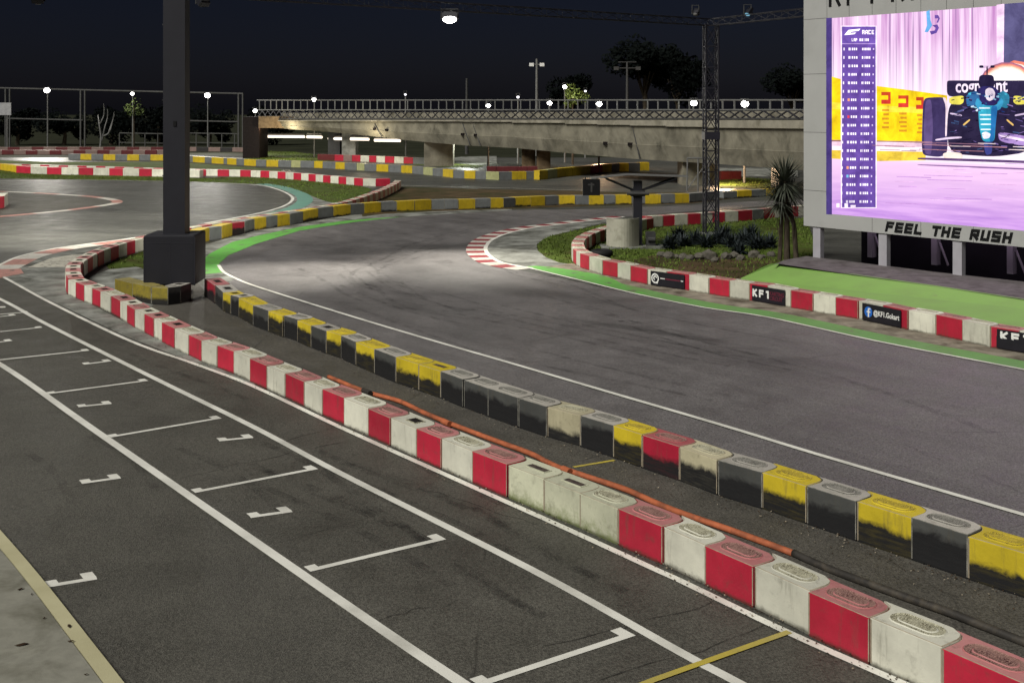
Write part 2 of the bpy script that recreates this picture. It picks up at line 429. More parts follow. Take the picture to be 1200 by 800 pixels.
# the drain strip between the two barriers
sheet('drain_strip', [(60,338),(80,346),(137,371),(235,424),(300,451),(400,498),(520,552),(600,585),(725,638),(900,722),(1100,812),(1400,960),(1500,830),(1200,690),(1003,625),(841,570),(719,527),(600,490),(464,442),(382,410),(300,380),(262,362),(242,345),(225,322),(175,300),(120,312),(95,325)], M['gutter'], .008)
# main circuit asphalt in front of the screen
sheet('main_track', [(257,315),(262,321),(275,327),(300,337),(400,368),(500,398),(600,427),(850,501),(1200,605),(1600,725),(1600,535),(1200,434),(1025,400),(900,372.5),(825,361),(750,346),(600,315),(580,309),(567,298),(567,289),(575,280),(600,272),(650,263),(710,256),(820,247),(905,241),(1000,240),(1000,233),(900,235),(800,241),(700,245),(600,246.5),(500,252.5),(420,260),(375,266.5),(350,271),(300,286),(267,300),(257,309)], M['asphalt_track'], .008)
# yellow barrier side shoulder
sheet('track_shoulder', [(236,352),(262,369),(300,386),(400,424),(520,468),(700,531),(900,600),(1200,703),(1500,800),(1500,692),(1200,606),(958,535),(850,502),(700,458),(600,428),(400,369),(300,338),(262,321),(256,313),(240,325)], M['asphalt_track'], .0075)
# grass, soil and concrete
GRASS = []
def turf(name, pts, z=.012, dens=0, m='turf', sm=0):
    o = sheet(name, pts, M[m], z, smooth_n=sm)
    if dens: GRASS.append(([g(*p) for p in pts], dens))
    return o
turf('grass_verge', [(-80,196),(0,199),(100,204),(190,207),(235,209),(300,207),(345,211),(395,215),(425,219),(436,222),(425,232),(412,238),(398,240),(378,235),(358,227),(330,219),(300,216),(225,213.5),(100,211),(0,209.5),(-80,209)], dens=1.6)
turf('soil_patch', [(463,218.5),(520,220.5),(600,222.5),(760,226),(880,226),(905,229),(850,234),(807,239),(700,241.5),(600,245),(506,248),(450,251),(425,254),(420,243),(440,233)], m='soil')
turf('grass_bank', [(286,180),(300,177),(345,178),(380,183),(392,189),(350,191),(286,190)], dens=1.0)
turf('grass_strip', [(478,190),(510,190.5),(568,194.5),(560,197.5),(520,196),(470,192)], dens=.8)
turf('grass_patch', [(842,212),(866,208),(905,210),(930,216),(900,222),(843,221)], dens=1.2)
turf('island_lawn', [(629,287),(636,281),(648,276),(676,270),(705,263),(750,266),(850,259),(905,255),(945,256),(960,300),(905,312),(867,326),(878,346),(855,343),(808,336),(739,325),(706,319),(690,315),(676,311),(655,308),(640,302),(630,294)], dens=10)
turf('rose_bed', [(745,312),(742,305),(770,299),(830,300),(900,302),(915,306),(890,314),(872,326),(878,347),(830,341),(775,330)], .016, m='soil')
turf('grass_corner', [(123,310),(150,301),(175,292),(178,318),(160,313),(128,316)], .012, dens=9)
turf('verge_left', [(-60,186),(60,190),(200,190),(236,192),(330,199),(330,203),(200,199),(-60,196)], .012, m='turf')
sheet('concrete_pad', [(88,334),(112,322),(128,316),(160,313),(178,318),(190,335),(178,360),(150,358),(120,350)], M['concrete'], .012)
sheet('concrete_verge', [(-60,300),(0,322),(58,352),(150,396),(240,430),(300,453),(298,450),(235,423),(157,383),(99,353),(78,345),(77,320),(95,300),(110,292),(60,297),(25,300),(0,311)], M['concrete'], .012)
# inner edge of main track: grey band then bright green
inner_edge = [(600,246.5),(500,252.5),(420,260),(375,266.5),(350,271),(300,286),(267,300),(257,309)]
sheet('concrete_run_off', inner_edge+[(256,313),(275,327),(262,335),(238,330),(228,322),(226,300),(240,287),(300,270),(340,264),(411,252),(506,246),(600,244)], M['concrete'], .0105)
sheet('green_edge', [(470,254.5),(420,260),(375,266.5),(350,271),(300,286),(267,300),(257,309),(256,314),(262,320),(232,322),(231,312),(245,298),(272,284),(300,277),(350,266.5),(400,259.5),(440,256)], M['green'], .014)
# left bend with teal kerb
loop = [(225,213.5),(300,217),(324,222),(338,228),(343,234),(332,242),(300,251),(240,262)]
sheet('old_shoulder', [(225,212),(300,215.5),(335,219),(362,227),(385,235),(398,242),(380,246),(330,254),(250,268),(215,270),(240,262),(300,251),(332,242),(343,234),(338,228),(324,222),(300,217)], M['concrete'], .0115)
ribbon('teal_kerb', [g(*p) for p in [(300,216),(322,220),(339,226),(347,231),(347,237),(332,245),(300,253),(240,265)]], .85, [M['teal']], .015, side=1.0)
ribbon('white_edge_line', [g(*p) for p in [(-40,213),(100,211.5),(225,213.5),(300,217),(324,222),(338,228),(343,234),(332,242),(300,251),(240,262)]], .16, [M['white_line']], .019)
ribbon('far_edge_line', [g(*p) for p in [(462,217.5),(520,219),(600,221),(700,224)]], .2, [M['white_worn']], .019)
# painted apex outline of the left island
isl = [(-60,223),(10,225),(62,227.5),(105,230.5),(128,233.5),(137,236),(135,238.5),(115,242),(80,246.5),(40,250.5),(0,254),(-60,259)]
sheet('island_asphalt', isl, M['asphalt_pit'], .009)
ribbon('island_kerb', [g(*p) for p in isl], .55, [M['kerb_white'], M['kerb_pink']], .014, seg=2.2)
# kerb beside the bend in front of the pit straight
ribbon('apex_kerb', [g(*p) for p in [(-30,327),(0,312),(25,301),(62,292.5),(100,287),(150,280.5),(190,274),(217,268)]], .75, [M['kerb_pink'], M['kerb_white']], .018, side=-1, seg=1.6)
ribbon('kerb_edge_line', [g(*p) for p in [(-30,327),(0,312),(25,301),(62,292.5),(100,287),(150,280.5),(190,274),(217,268)]], .12, [M['white_line']], .022, side=1)
sheet('kerb_pad', [(0,316),(24,315.5),(28,321),(5,325),(-6,321)], M['kerb_pink'], .0195)
sheet('painted_pad', [(32,314),(60,303),(85,299),(96,299),(84,308),(78,313.5)], M['white_worn'], .018)
# red/white kerb round the island in front of the tower
kr = [(730,254.5),(710,257),(682,260),(650,264),(625,267),(600,272),(584,277),(573,282.5),(567.5,289),(567,294),(571,300),(582,307),(600,311.5),(622,315)]
ring = [g(*p) for p in kr]
sheet('concrete_ring', kr+[(690,325),(740,334),(880,357),(1000,381),(1165,412),(1300,436),(1300,455),(1200,434),(1161,411),(1096,393),(1012,376),(927,357),(855,344),(803,335),(759,329),(706,317),(690,313),(676,308),(655,306),(640,300),(628,291),(632,284),(645,277),(680,268),(720,258)], M['concrete'], .011)
sheet('gravel_strip', [(622,315),(750,346.5),(900,373),(1025,400.5),(1200,434),(1500,492),(1500,460),(1200,411),(1161,404),(1096,391),(1012,374),(927,356),(855,345),(759,329),(706,318),(670,309)], simple('dusty concrete', (.25, .22, .175), .9, 0, .3, 2, .3, .2, (.075, .06, .045), .45, 1.5), .0125)
ribbon('apex_kerb', ring, .62, [M['kerb_red'], M['kerb_white']], .017, side=-1, seg=.62)
ribbon('kerb_edge_line', ring, .14, [M['white_line']], .021, side=1)
gl = [(622,315),(680,329),(750,346),(825,361),(900,372.5),(1025,400),(1200,434),(1400,474)]
ribbon('green_edge', [g(*p) for p in [(616,313),(660,323),(700,333),(750,345)]], lambda t: .25+.75*math.sin(math.pi*min(1, t*1.1+.05)), [M['green']], .0185, side=1)
ribbon('green_edge', [g(*p) for p in gl], .72, [M['green_worn']], .0165, side=1)
ribbon('white_edge_line', [g(*p) for p in gl], .09, [M['white_line']], .022, side=0)

def skid_mat():
    m, nt, b = newmat('rubber skid'); v = coords(nt)
    b.inputs['Base Color'].default_value = (.018, .017, .017, 1); b.inputs['Roughness'].default_value = .6
    n = noise(nt, v, 2.2, 6, .7); nt.links.new(ramp(nt, .42, .72, n, (0,)*3, (.34,)*3), b.inputs['Alpha']); return m
SK = skid_mat()
rs_ = random.Random(11)
lines = [[(380,300),(430,330),(540,360),(700,395),(900,440),(1200,510)], [(330,300),(400,345),(560,395),(760,440),(1000,500),(1250,565)], [(560,300),(600,325),(720,362),(900,402),(1200,470)],
         [(700,252),(600,262),(480,285),(400,320),(470,360),(640,405)], [(860,248),(700,254),(560,268),(430,295)], [(600,330),(760,385),(1000,452),(1210,520)]]
for k in range(22):
    ln = lines[k % 6]; i0 = rs_.uniform(0, len(ln)-2); i1 = min(len(ln)-1.01, i0+rs_.uniform(.8, 2.2)); off = rs_.uniform(-14, 14); bend = rs_.uniform(-9, 9)
    pts = []
    for q in range(6):
        u = i0+(i1-i0)*q/5; j_ = int(u); f_ = u-j_; a_, b_ = ln[j_], ln[min(j_+1, len(ln)-1)]
        pts.append(g(a_[0]+(b_[0]-a_[0])*f_, a_[1]+(b_[1]-a_[1])*f_+off*.8+bend*math.sin(math.pi*q/5)))
    ribbon('skid_mark', pts, rs_.uniform(.09, .16), [SK], .0125+.0004*k)
    if k % 3 == 0: 
        sh = [p_+Vector((.75, .55, 0)) for p_ in pts]; ribbon('skid_mark', sh, .11, [SK], .0127+.0004*k)
# pit and grid paint
ribbon('white_edge_line', [g(*p) for p in L0], .10, [M['white_line']], .017)
ribbon('grid_side_line', [g(*p) for p in L1], .115, [M['white_line']], .016)
ribbon('grid_side_line', [g(*p) for p in L2], .125, [M['white_line']], .016)
ribbon('white_edge_line', [g(*p) for p in WL], .105, [M['white_line']], .016)
ribbon('yellow_cross_line', [g(*p) for p in [(740,809),(765,799),(925,742)]], .075, [M['yellow_line']], .021, smooth=False)
ribbon('yellow_cross_line', [g(*p) for p in [(672,548),(720,540)]], .06, [M['yellow_line']], .014, smooth=False)
cm, cnt_, cb_ = newmat('asphalt seam'); cb_.inputs['Base Color'].default_value = (.02, .019, .016, 1); cb_.inputs['Roughness'].default_value = .8
cnt_.links.new(ramp(cnt_, .4, .6, noise(cnt_, coords(cnt_), 2.5, 6, .7), (0,)*3, (.75,)*3), cb_.inputs['Alpha'])
rs2 = random.Random(5)
for a_, b_ in [((700,800),(900,735)),((210,560),(400,520)),((20,470),(330,415)),((330,520),(500,470)),((0,585),(150,560)),((430,730),(560,700)),((640,760),(900,690)),((500,575),(640,620))]:
    A_, B_ = g(*a_), g(*b_); pts = [A_.lerp(B_, t/9)+Vector((rs2.uniform(-.05, .05), rs2.uniform(-.05, .05), 0)) for t in range(10)]
    ribbon('asphalt_seam', pts, .018, [cm], .0135)
for k in range(9):   # tyre rubber left by karts pulling away from the grid
    x_, y_ = rs2.choice([(330,600),(200,520),(520,690),(150,640),(450,620),(650,720),(90,590),(280,470),(600,650)]); p_ = g(x_, y_); d_ = Vector((-1052, 1400, 0)).normalized(); L_ = rs2.uniform(2, 5)
    pts = [p_+d_*(L_*t/5)+Vector((.12, .09, 0))*math.sin(t*.6+k) for t in range(6)]
    ribbon('skid_mark', pts, .13, [SK], .0128+.0003*k); ribbon('skid_mark', [q_+Vector((.85, .62, 0)) for q_ in pts], .13, [SK], .0129+.0003*k)
fwd = Vector((-1052, 1400, 0)).normalized()
def bracket(a, b, w=.085, leg=.17):
    A = g(*a); B = g(*b); d = (B-A).normalized(); z = .0155
    mb = MB(); up = Vector((-d.y, d.x, 0))
    def q(p0, p1, p2, p3): mb.face([(p.x, p.y, z) for p in (p0, p1, p2, p3)])
    q(A, B, B+up*w, A+up*w)
    lw = .13
    f_ = (fwd+up*.3).normalized()
    q(A+up*w, A+up*w+d*lw, A+up*w+d*lw+f_*(leg-w*.3)*.6, A+up*w+f_*(leg-w*.3)*.6)
    q(B+up*w-d*lw, B+up*w, B+up*w+f_*leg*.8, B+up*w-d*lw+f_*leg*.8)
    o = mb.build('grid_slot_marking', M['white_line']); o['kind'] = 'structure'
for a, b in [((563,806),(745,746)),((364,671),(523,633)),((229,578.5),(373,550.5)),((130,513.5),(260,491)),((57,462.5),(174,447)),((-30,426),(105,411.5)),
             ((-90,399),(50,384.5)),((-120,379),(33,366.5)),((-120,365),(6,361))]:
    bracket(a, b)
for a, b in [((54,690),(114,680)),((96,568),(142,561.5)),((294,608),(343,601)),((257,518),(297,514)),((92,478),(131,474)),((99,428),(131,424)),((-25,405),(15,400)),((-20,374),(19,370))]:
    bracket(a, b, .085, .2)

# pit apron with cream kerb, a step above the lane
ap_o = [(-200,555),(0,620),(60,690),(146,800),(230,920)]
ap_o = [(-120,500),(-60,555),(0,620),(50,678),(100,741),(147,801),(200,872),(280,985)]
def raised(name, outer, w, z0, z1, m):
    P = catmull([g(p[0], p[1], z1) for p in outer], 5); mb = MB()
    for i in range(len(P)-1):
        t = (P[i+1]-P[i]).normalized(); 
        def n_(k):
            tt = (P[min(k+1, len(P)-1)]-P[max(k-1, 0)]).normalized(); return Vector((-tt.y, tt.x, 0))
        a, b = P[i], P[i+1]; c, d = b-n_(i+1)*w, a-n_(i)*w
        if w > 0: pass
        mb.face([a, b, c, d]); mb.face([(a.x, a.y, z0), (b.x, b.y, z0), b, a])
        mb.face([(c.x, c.y, z0), (d.x, d.y, z0), d, c])
    return mb
kb = raised('kerb', ap_o, .145, 0, .05, None).build('pit_kerb', M['cream_kerb']); kb['kind'] = 'structure'
P = catmull([g(p[0], p[1], .05) for p in ap_o], 5); mb = MB(); Q = []
for i, p in enumerate(P):
    t = (P[min(i+1, len(P)-1)]-P[max(i-1, 0)]).normalized(); Q.append(p-Vector((-t.y, t.x, 0))*.158)
for a, b in zip(Q, Q[1:]):
    mb.face([(a.x-14, a.y-8, .053), (a.x, a.y, .053), (b.x, b.y, .053), (b.x-14, b.y-8, .053)])
    mb.face([(a.x, a.y, .053), (a.x, a.y, 0), (b.x, b.y, 0), (b.x, b.y, .053)])
mb.build('pit_apron', M['concrete_pit'])['kind'] = 'structure'
for i, (px, py, s) in enumerate([(24,690,.035),(25,755,.055),(81,733,.035),(83,751,.03),(37,696,.018),(52,724,.02),(101,790,.018)]):
    mb = MB(); a = random.uniform(0, 3); p = g(px, py, .06)
    mb.face([(p.x+s*1.3*math.cos(a+t)*k, p.y+s*1.3*math.sin(a+t)*k, .060+.008*(j % 2)) for j, (t, k) in enumerate([(0,1),(.7,.45),(2.4,.45),(3.14,.9),(3.9,.4),(5.6,.45)])])
    o = mb.build('fallen_leaf', M['dead_leaf'])
    tag(o, ['small dark dead leaf lying on the concrete near the cream kerb','long dark dead leaf lying alone on the pale concrete apron','dead leaf lying on top of the cream painted kerb','dead leaf caught in the joint behind the cream kerb','tiny leaf scrap beside the topmost dead leaf on the apron','thin stem scrap on the apron between two dead leaves','dead leaf scrap on apron closest to the lower frame edge'][i], 'leaf', 'dead leaves on the apron')

# ------------------------------------------------------------------ barrier blocks
ORD = 'first second third fourth fifth sixth seventh eighth ninth tenth eleventh twelfth thirteenth fourteenth fifteenth sixteenth seventeenth eighteenth nineteenth twentieth'.split()
def ordn(n):
    if n <= 20: return ORD[n-1]
    T = {2:'twenty', 3:'thirty', 4:'forty', 5:'fifty'}; Z = {2:'twentieth', 3:'thirtieth', 4:'fortieth', 5:'fiftieth'}
    return Z[n//10] if n % 10 == 0 else T[n//10]+'-'+ORD[n % 10-1]
MATW = {'red':'red','white':'cream','moss':'cream','red_soot':'red','cream_soot':'cream','yellow':'yellow','grey':'grey','yellow_far':'yellow','yellow_dull':'dull yellow','grey_far':'grey',
        'cream_far':'pale yellow','dark_red':'dark red','dark_pink':'dull cream','dark_block':'black'}
EM = {'red':'em_red','white':'em_white','moss':'em_white','red_soot':'em_red','cream_soot':'em_white','yellow':'em_yellow','grey':'em_grey'}
def joint_curve(P, n, t, w, r, k=7):
    out = []
    for i in range(k+1):
        s = i/k
        s = s if s < .01 else s
        off = 0
        if s > .5: q = (s-.5)/.5; off = -r*(1-math.sqrt(max(0, 1-q*q)))
        out.append(P+n*w*s+t*off)
    return out
BULK = {'v': [], 'f': [], 'm': []}
def chain(Pts, cols, w, h, where, group, side=1, detail=1, jit=.012, tops=None, rnd=.16, bulk=False):
    """Pts = world joints along the visible foot of the barrier, one block between each two"""
    Pts = [Vector((p.x, p.y, 0)) for p in Pts]; cnt = {}
    N = len(Pts)
    T = [(Pts[min(i+1, N-1)]-Pts[max(i-1, 0)]).normalized() for i in range(N)]
    NN = [Vector((-t.y, t.x, 0))*side for t in T]
    for i in range(N-1):
        col = cols[i % len(cols)]
        a, b = Pts[i], Pts[i+1]
        j = Vector((random.uniform(-jit, jit), random.uniform(-jit, jit), 0))
        hh = h+random.uniform(-.008, .008)
        L = (b-a).length; r = min(rnd, L*.3)
        A = joint_curve(a, NN[i], T[i], w, r if i else 0); B = joint_curve(b, NN[i+1], T[i+1], w, r if detail else 0)
        if detail == 0: A = [A[0], A[-1]]; B = [B[0], B[-1]]
        # front line gets extra verts so the moulded edges show as a pale rim
        f0 = a.lerp(b, .017/L if L > .1 else .1); f1 = a.lerp(b, 1-.014/L if L > .1 else .9)
        poly = ([f0, f1] if detail else [])+B+A[::-1]
        ctr = sum(poly, Vector())/len(poly)
        ang = math.atan2((b-a).y, (b-a).x)+random.uniform(-.012, .012)*detail
        base = a.lerp(b, .5)+(NN[i]+NN[i+1])*.25*w
        rot = Matrix.Rotation(-ang, 3, 'Z')
        loc = [rot @ (p-base) for p in poly]
        gap = .003 if detail else .012
        loc = [Vector((p.x-gap*(1 if p.x > 0 else -1), p.y, 0)) for p in loc]
        c0 = sum(loc, Vector())/len(loc)
        def ring_(ins, z):
            out = []
            for p in loc:
                d = c0-p; dl = d.length
                out.append((p.x+d.x/dl*ins, p.y+d.y/dl*ins, z))
            return out
        me = bpy.data.meshes.new('block'); n = len(loc)
        if detail: rings = [ring_(.012, 0), ring_(0, .03), ring_(0, hh-.014), ring_(.004, hh-.005), ring_(.014, hh)]
        else: rings = [ring_(0, 0), ring_(0, hh-.02), ring_(.03, hh)]
        V = [p for rg in rings for p in rg]; Fs = []; MI = []
        for q in range(len(rings)-1):
            for k in range(n):
                k2 = (k+1) % n
                Fs.append((q*n+k, q*n+k2, (q+1)*n+k2, (q+1)*n+k) if side > 0 else (q*n+k2, q*n+k, (q+1)*n+k, (q+1)*n+k2))
                MI.append(1 if detail and (q == len(rings)-2 or ((k in (1, n-1)) and q == 1)) else 0)
        top = tuple((len(rings)-1)*n+k for k in range(n)); Fs.append(top if side > 0 else top[::-1]); MI.append(0)
        me.from_pydata(V, [], Fs)
        if bulk:
            mt = Matrix.Translation(base+j) @ Matrix.Rotation(ang, 4, 'Z'); b0 = len(BULK['v'])
            BULK['v'] += [tuple(mt @ Vector(q_)) for q_ in V]; BULK['f'] += [tuple(b0+k_ for k_ in f_) for f_ in Fs]; BULK['m'] += [col]*len(Fs)
            continue
        me.materials.append(M[col]); me.materials.append(M['worn_pale'] if col in ('red', 'white', 'moss', 'red_soot', 'cream_soot', 'yellow') else M['worn_dark'])
        for p_, m_ in zip(me.polygons, MI): p_.material_index = m_
        me.update()
        o = bpy.data.objects.new('barrier_block', me); C.objects.link(o)
        o.location = base+j; o.rotation_euler[2] = ang
        cw = MATW[col]; cnt[cw] = cnt.get(cw, 0)+1
        tag(o, f"{ordn(cnt[cw])} {cw} block {where}", 'barrier block', group)
        if detail and col in EM:
            kind = (tops or {}).get(i, 'emblem')
            lx, ly = L*.37, w*.33
            # stadium plate on the lid
            def stad(a_, b_, z, cxx=-.02):
                pts = []
                for k in range(9): t = -math.pi/2+math.pi*k/8; pts.append((cxx+a_-b_+b_*math.cos(t), b_*math.sin(t), z))
                for k in range(9): t = math.pi/2+math.pi*k/8; pts.append((cxx-a_+b_+b_*math.cos(t), b_*math.sin(t), z))
                return pts
            mb = MB()
            o1 = stad(lx, ly, hh+.001); o2 = stad(lx-.012, ly-.012, hh+.009); o3 = stad(lx-.026, ly-.026, hh+.003)
            for q in range(len(o1)):
                q2 = (q+1) % len(o1)
                mb.face([o1[q], o1[q2], o2[q2], o2[q]], 0); mb.face([o2[q], o2[q2], o3[q2], o3[q]], 1)
            if kind == 'emblem':
                mb.face(o3, 1)
                i1 = stad(lx*.72, ly*.55, hh+.0035); i2 = stad(lx*.72-.014, ly*.55-.014, hh+.010)
                for q in range(len(i1)):
                    q2 = (q+1) % len(i1); mb.face([i1[q], i1[q2], i2[q2], i2[q]], 0)
                mb.face(i2, 1)
                mb.build('lid_emblem', [M[col], M[EM[col]]], o)
            elif kind == 'slot':
                mb = MB(); sx, sy = L*.24, w*.11
                mb.box((-sx-.02, -sy-.02, hh), (sx+.02, sy+.02, hh+.008), 0)
                mb.build('slot_rim', [M[col]], o)
                mb = MB(); mb.box((-sx, -sy, hh), (sx, sy, hh+.0105), 0); mb.build('slot', [M['slot_dusty']], o)
            else:
                mb = MB(); sx, sy = L*.15, w*.17
                mb.box((-sx-.025, -sy-.025, hh), (sx+.025, sy+.025, hh+.008), 0)
                mb.build('hole_rim', [M[EM[col]]], o)
                mb = MB(); mb.box((-sx, -sy, hh), (sx, sy, hh+.0105), 0); mb.build('hole', [M['slot']], o)
def jx(poly, xs): return [g(x, lerp_poly(poly, x)) for x in xs]
def even(P, L):
    """resample world polyline into blocks of about L"""
    P = catmull(P, 8); S = [0]
    for a, b in zip(P, P[1:]): S.append(S[-1]+(b-a).length)
    n = max(1, round(S[-1]/L)); out = []
    for j in range(n+1):
        d = S[-1]*j/n; i = 0
        while i < len(S)-2 and S[i+1] < d: i += 1
        t = (d-S[i])/max(1e-9, S[i+1]-S[i]); out.append(P[i].lerp(P[i+1], min(1, t)))
    return out

# A: the long red and cream barrier beside the grid
RB = [(80,346),(99,354),(120,362),(137,371),(157,384),(180,396),(205,409),(235,424),(275,439),(300,451),(332,465),(377,487),(432,511),(488,537),(554,566.5),(595,583.5),(637,601),(680,619),(725,639),(777,662),(826,686),(883,713),(948,745),(1020,779),(1105,817),(1200,862),(1310,912)]
RX = [80,89,99,108,118,130,141,149,158,169,180,190,205,221,236,254,273.5,293,313,334,356,377,403,432,458,488,517,554,595,637,680,725,777,826,883,948,1020,1105,1205,1310]
rc = []
for i in range(len(RX)-1): rc.append('white' if i % 2 == 0 else 'red')
x2c = {637:'moss', 680:'moss', 595:'moss', 725:'red'}
# colours read off the photograph from the near end backwards
rc = []
cur = {1205:'white'}
seq = ['red','white','red','white','red','white','red','white','red']   # from 725 to right: 725 red,777 white,...
for i, x in enumerate(RX[:-1]):
    if x >= 725: rc.append('red' if ((RX.index(x)-RX.index(725)) % 2 == 0) else 'white')
    elif x in (680, 637, 595): rc.append('moss')
    else: rc.append('red' if ((RX.index(554)-i) % 2 == 0) else 'white')
rt = {RX.index(595):'slot', RX.index(637):'slot', RX.index(488):'emblem', RX.index(458):'hole'}
for i in range(0, 12): rt[i] = 'hole' if i % 3 != 1 else 'emblem'
chain(jx(RB, RX), rc, .41, .43, 'from the bend of the barrier beside the starting grid', 'red and cream barrier blocks beside the starting grid', side=1, tops=rt)
# B: bend and run of the same barrier behind the column, up to the hairpin tip
top = lambda x, y, z=.43: g(x, y, z)
bend = [g(80,346)]+[Vector((v[0], v[1], 0)) for v in [(-12.5,33.4),(-13.05,35.1),(-13.4,37.3),(-13.5,39.2),(-13.35,41.6),(-13.0,44.0),(-12.3,46.6),(-11.4,49.4),(-10.4,52.2),(-9.4,54.6),(-8.6,57.3),(-8.1,60.4),(-7.75,64),(-7.5,68),(-7.35,72.5),(-7.4,75.5)]]
chain(even(bend, .74), ['red', 'white'], .41, .45, 'after the bend, on the barrier running past the column to the hairpin', 'red and cream barrier blocks past the column', side=-1, tops={i: 'hole' for i in range(12)})
# C: hairpin tip back to the far side
tipb = [Vector((v[0], v[1], 0)) for v in [(-7.8,76.6),(-9.3,76.4),(-12,79.5),(-15.3,83.4),(-19,86.6),(-24,88.6),(-28,90.5),(-35,94),(-43,97.5)]]
chain(even(tipb, .98), ['red', 'white'], .45, .5, 'from the hairpin tip along the lawn', 'red and cream barrier blocks along the far lawn', side=-1, detail=0)
# D: bright double row
FB = [(-60,198),(0,200),(20,203),(50,204.5),(100,205.5),(150,206.5),(190,207.5),(235,208.5)]
chain(jx(FB, [-38,-20,0,19,36,55,72,92,109,128,144,163,178,193,214,234]), ['white','red','yellow_far','red','white','kerbpink' if False else 'red','white','red','white','red','white','red','white','red','white'], .5, .56, 'from the frame edge, bright barrier row under the floodlights', 'bright barrier blocks under the floodlights', side=1, detail=0)
# E: yellow and grey run round the inside of the main bend
MX = [(217,293),(226,289),(235,286),(246,282),(260,280),(272,276.5),(287,274),(300,270),(340,264),(373,257),(411,252),(447,249),(506,246),(537,245.5),(590,244),(604,243),(655,240.5),(708,240),(775,239),(807,238),(850,234)]
mx = [219,234,246,260,272,287,298,312,325,340,355,373,391,411,427,447,465,486,506,521,537,557,575,590.5,604,622,639,655,674,690,708,721,740,756,775,791,808,825,843]
mc = ['grey_far','yellow_far','grey_far','yellow_far','red_soot','grey_far','yellow_far','grey_far','yellow_far','grey_far','yellow_far','grey_far','yellow_far','grey_far','yellow_far','grey_far','yellow_far','yellow_far','grey_far','grey_far','yellow_far','grey_far','yellow_far','grey_far','yellow_far','yellow_far','grey_far','yellow_far','grey_far','yellow_far','grey_far','yellow_far','grey_far','yellow_far','grey_far','yellow_far','grey_far','grey_far']
chain(jx(MX, mx), mc, .42, .5, 'past the column on the barrier along the green track edge', 'yellow and grey barrier blocks along the green edge', side=1, detail=1)
# F: near yellow and black barrier
YB = [(240,347),(252,356),(261,365),(270,369),(280,372),(297,382),(315,389),(332,395.5),(349,401),(365,408),(382,415),(400,421),(417,429),(439,438.5),(464,449),(491,458.5),(517,467.5),(543,478),(572,489),(608,502),(641,513),(680,524),(719,537),(753,549),(797,564),(841,581),(893,597),(945,615),(1003,635),(1068,657),(1135,680),(1205,703),(1290,730)]
YB_ = YB
yc = ['red_soot','grey','yellow','grey','yellow','grey','yellow','grey','yellow','grey','yellow','grey','yellow','grey','yellow','yellow','grey','grey','grey','grey','cream_soot','grey','yellow','red_soot','cream_soot','grey','yellow','grey','yellow','grey','yellow','grey']
yt = {0:'hole',1:'hole',2:'hole',3:'hole',4:'emblem',9:'hole',15:'slot'}
chain([g(*p) for p in YB], yc, .42, .475, 'from the column box on the near soot-stained barrier', 'soot-stained yellow and grey blocks beside the drain strip', side=1, tops=yt)
# G: little ring of blocks round the column foot
chain([g(*p) for p in [(134,346),(155,352),(177,357),(197,358),(212,356),(224,352)]], ['yellow_dull','yellow_dull','yellow_dull','grey','grey'], .42, .45, 'of the short row at the column foot', 'blocks round the column foot', side=1, detail=1, tops={0:'hole',1:'slot',2:'emblem',3:'emblem',4:'none'})
# H: barrier round the island in front of the screen
KF = [(680,314),(691,317.5),(706,322.5),(724,326),(739,329.5),(759,334),(781,337),(808,341),(831,345),(855,349),(878,352.5),(900,355),(927,361),(953,365.5),(979.5,370),(1006,374.5),(1035,380),(1064,387),(1096,393),(1128,400),(1161,407.5),(1195,413),(1230,419),(1268,427),(1310,434)]
kc = ['red','white','red','white','red','white','red','white','red','white','red','white','red','white','red','white','red','white','red','white','red','white','red','white']
kfp = [g(*p) for p in KF]
chain(kfp, kc, .42, .455, 'from the rounded tip of the barrier below the screen', 'red and cream blocks below the big screen', side=1, detail=1)
kl = [Vector((v[0], v[1], 0)) for v in [(2.14,37.4),(1.98,38.6),(2.0,40.2),(2.2,41.9),(2.6,43.6),(3.2,45.3),(3.95,47),(4.8,48.6),(5.6,49.9)]]
chain(even(kl, .66), ['white','red'], .42, .455, 'round the curled tip of the island barrier', 'blocks round the island tip', side=-1, detail=1)
KBK = [(757,267.3),(764,267),(777,266),(791,265),(806,264),(821,263),(835,262),(850,261),(865,260),(882,258.5),(895,257.3),(908,256),(922,255),(936,254),(950,253)]
chain([g(*p) for p in KBK], ['red','white','red','white','red','white','red','white','red','grey_far','red','white','red','white'], .42, .48, 'from the small canopy on the barrier behind the lawn', 'blocks behind the island lawn', side=1, detail=1)
# far rows
FF = [(60,187),(190,188.5),(225,190),(300,195),(375,197),(425,200),(480,203),(537,209),(585,211),(632,210)]
fx = [80,94,107,121,135,149,163,176,191,203,216,226,240,248,262,266,277,286,300,312,326,341,352,368,378,393,404,418,427,441,455,470,483,496,507,519,531,544,557,569.5,585,600,617,631]
fc = []
for i in range(len(fx)-1): fc.append('grey_far' if i % 2 == 0 else ('yellow_far' if i % 3 or i < 20 else 'cream_far'))
chain(jx(FF, fx), fc, .45, .56, 'on the far grey and yellow barrier before the bridge', 'grey and yellow blocks before the bridge', side=1, detail=0, bulk=True)
FC = [(632,211),(642,210),(653,208.5),(662,207.3),(671,206.5),(681,205.6),(692,204.3),(706,202.5),(717,201.8),(726,201.2),(737,200.8),(750,200.2),(761,200)]
chain([g(*p) for p in FC], ['yellow_far','cream_far','yellow_far','yellow_far','yellow_far','yellow_far','red','yellow_far','grey_far','yellow_far','grey_far','yellow_far'], .45, .66, 'on the curved orange-lit barrier under the bridge', 'yellow blocks curving under the bridge', side=1, detail=0, bulk=True)
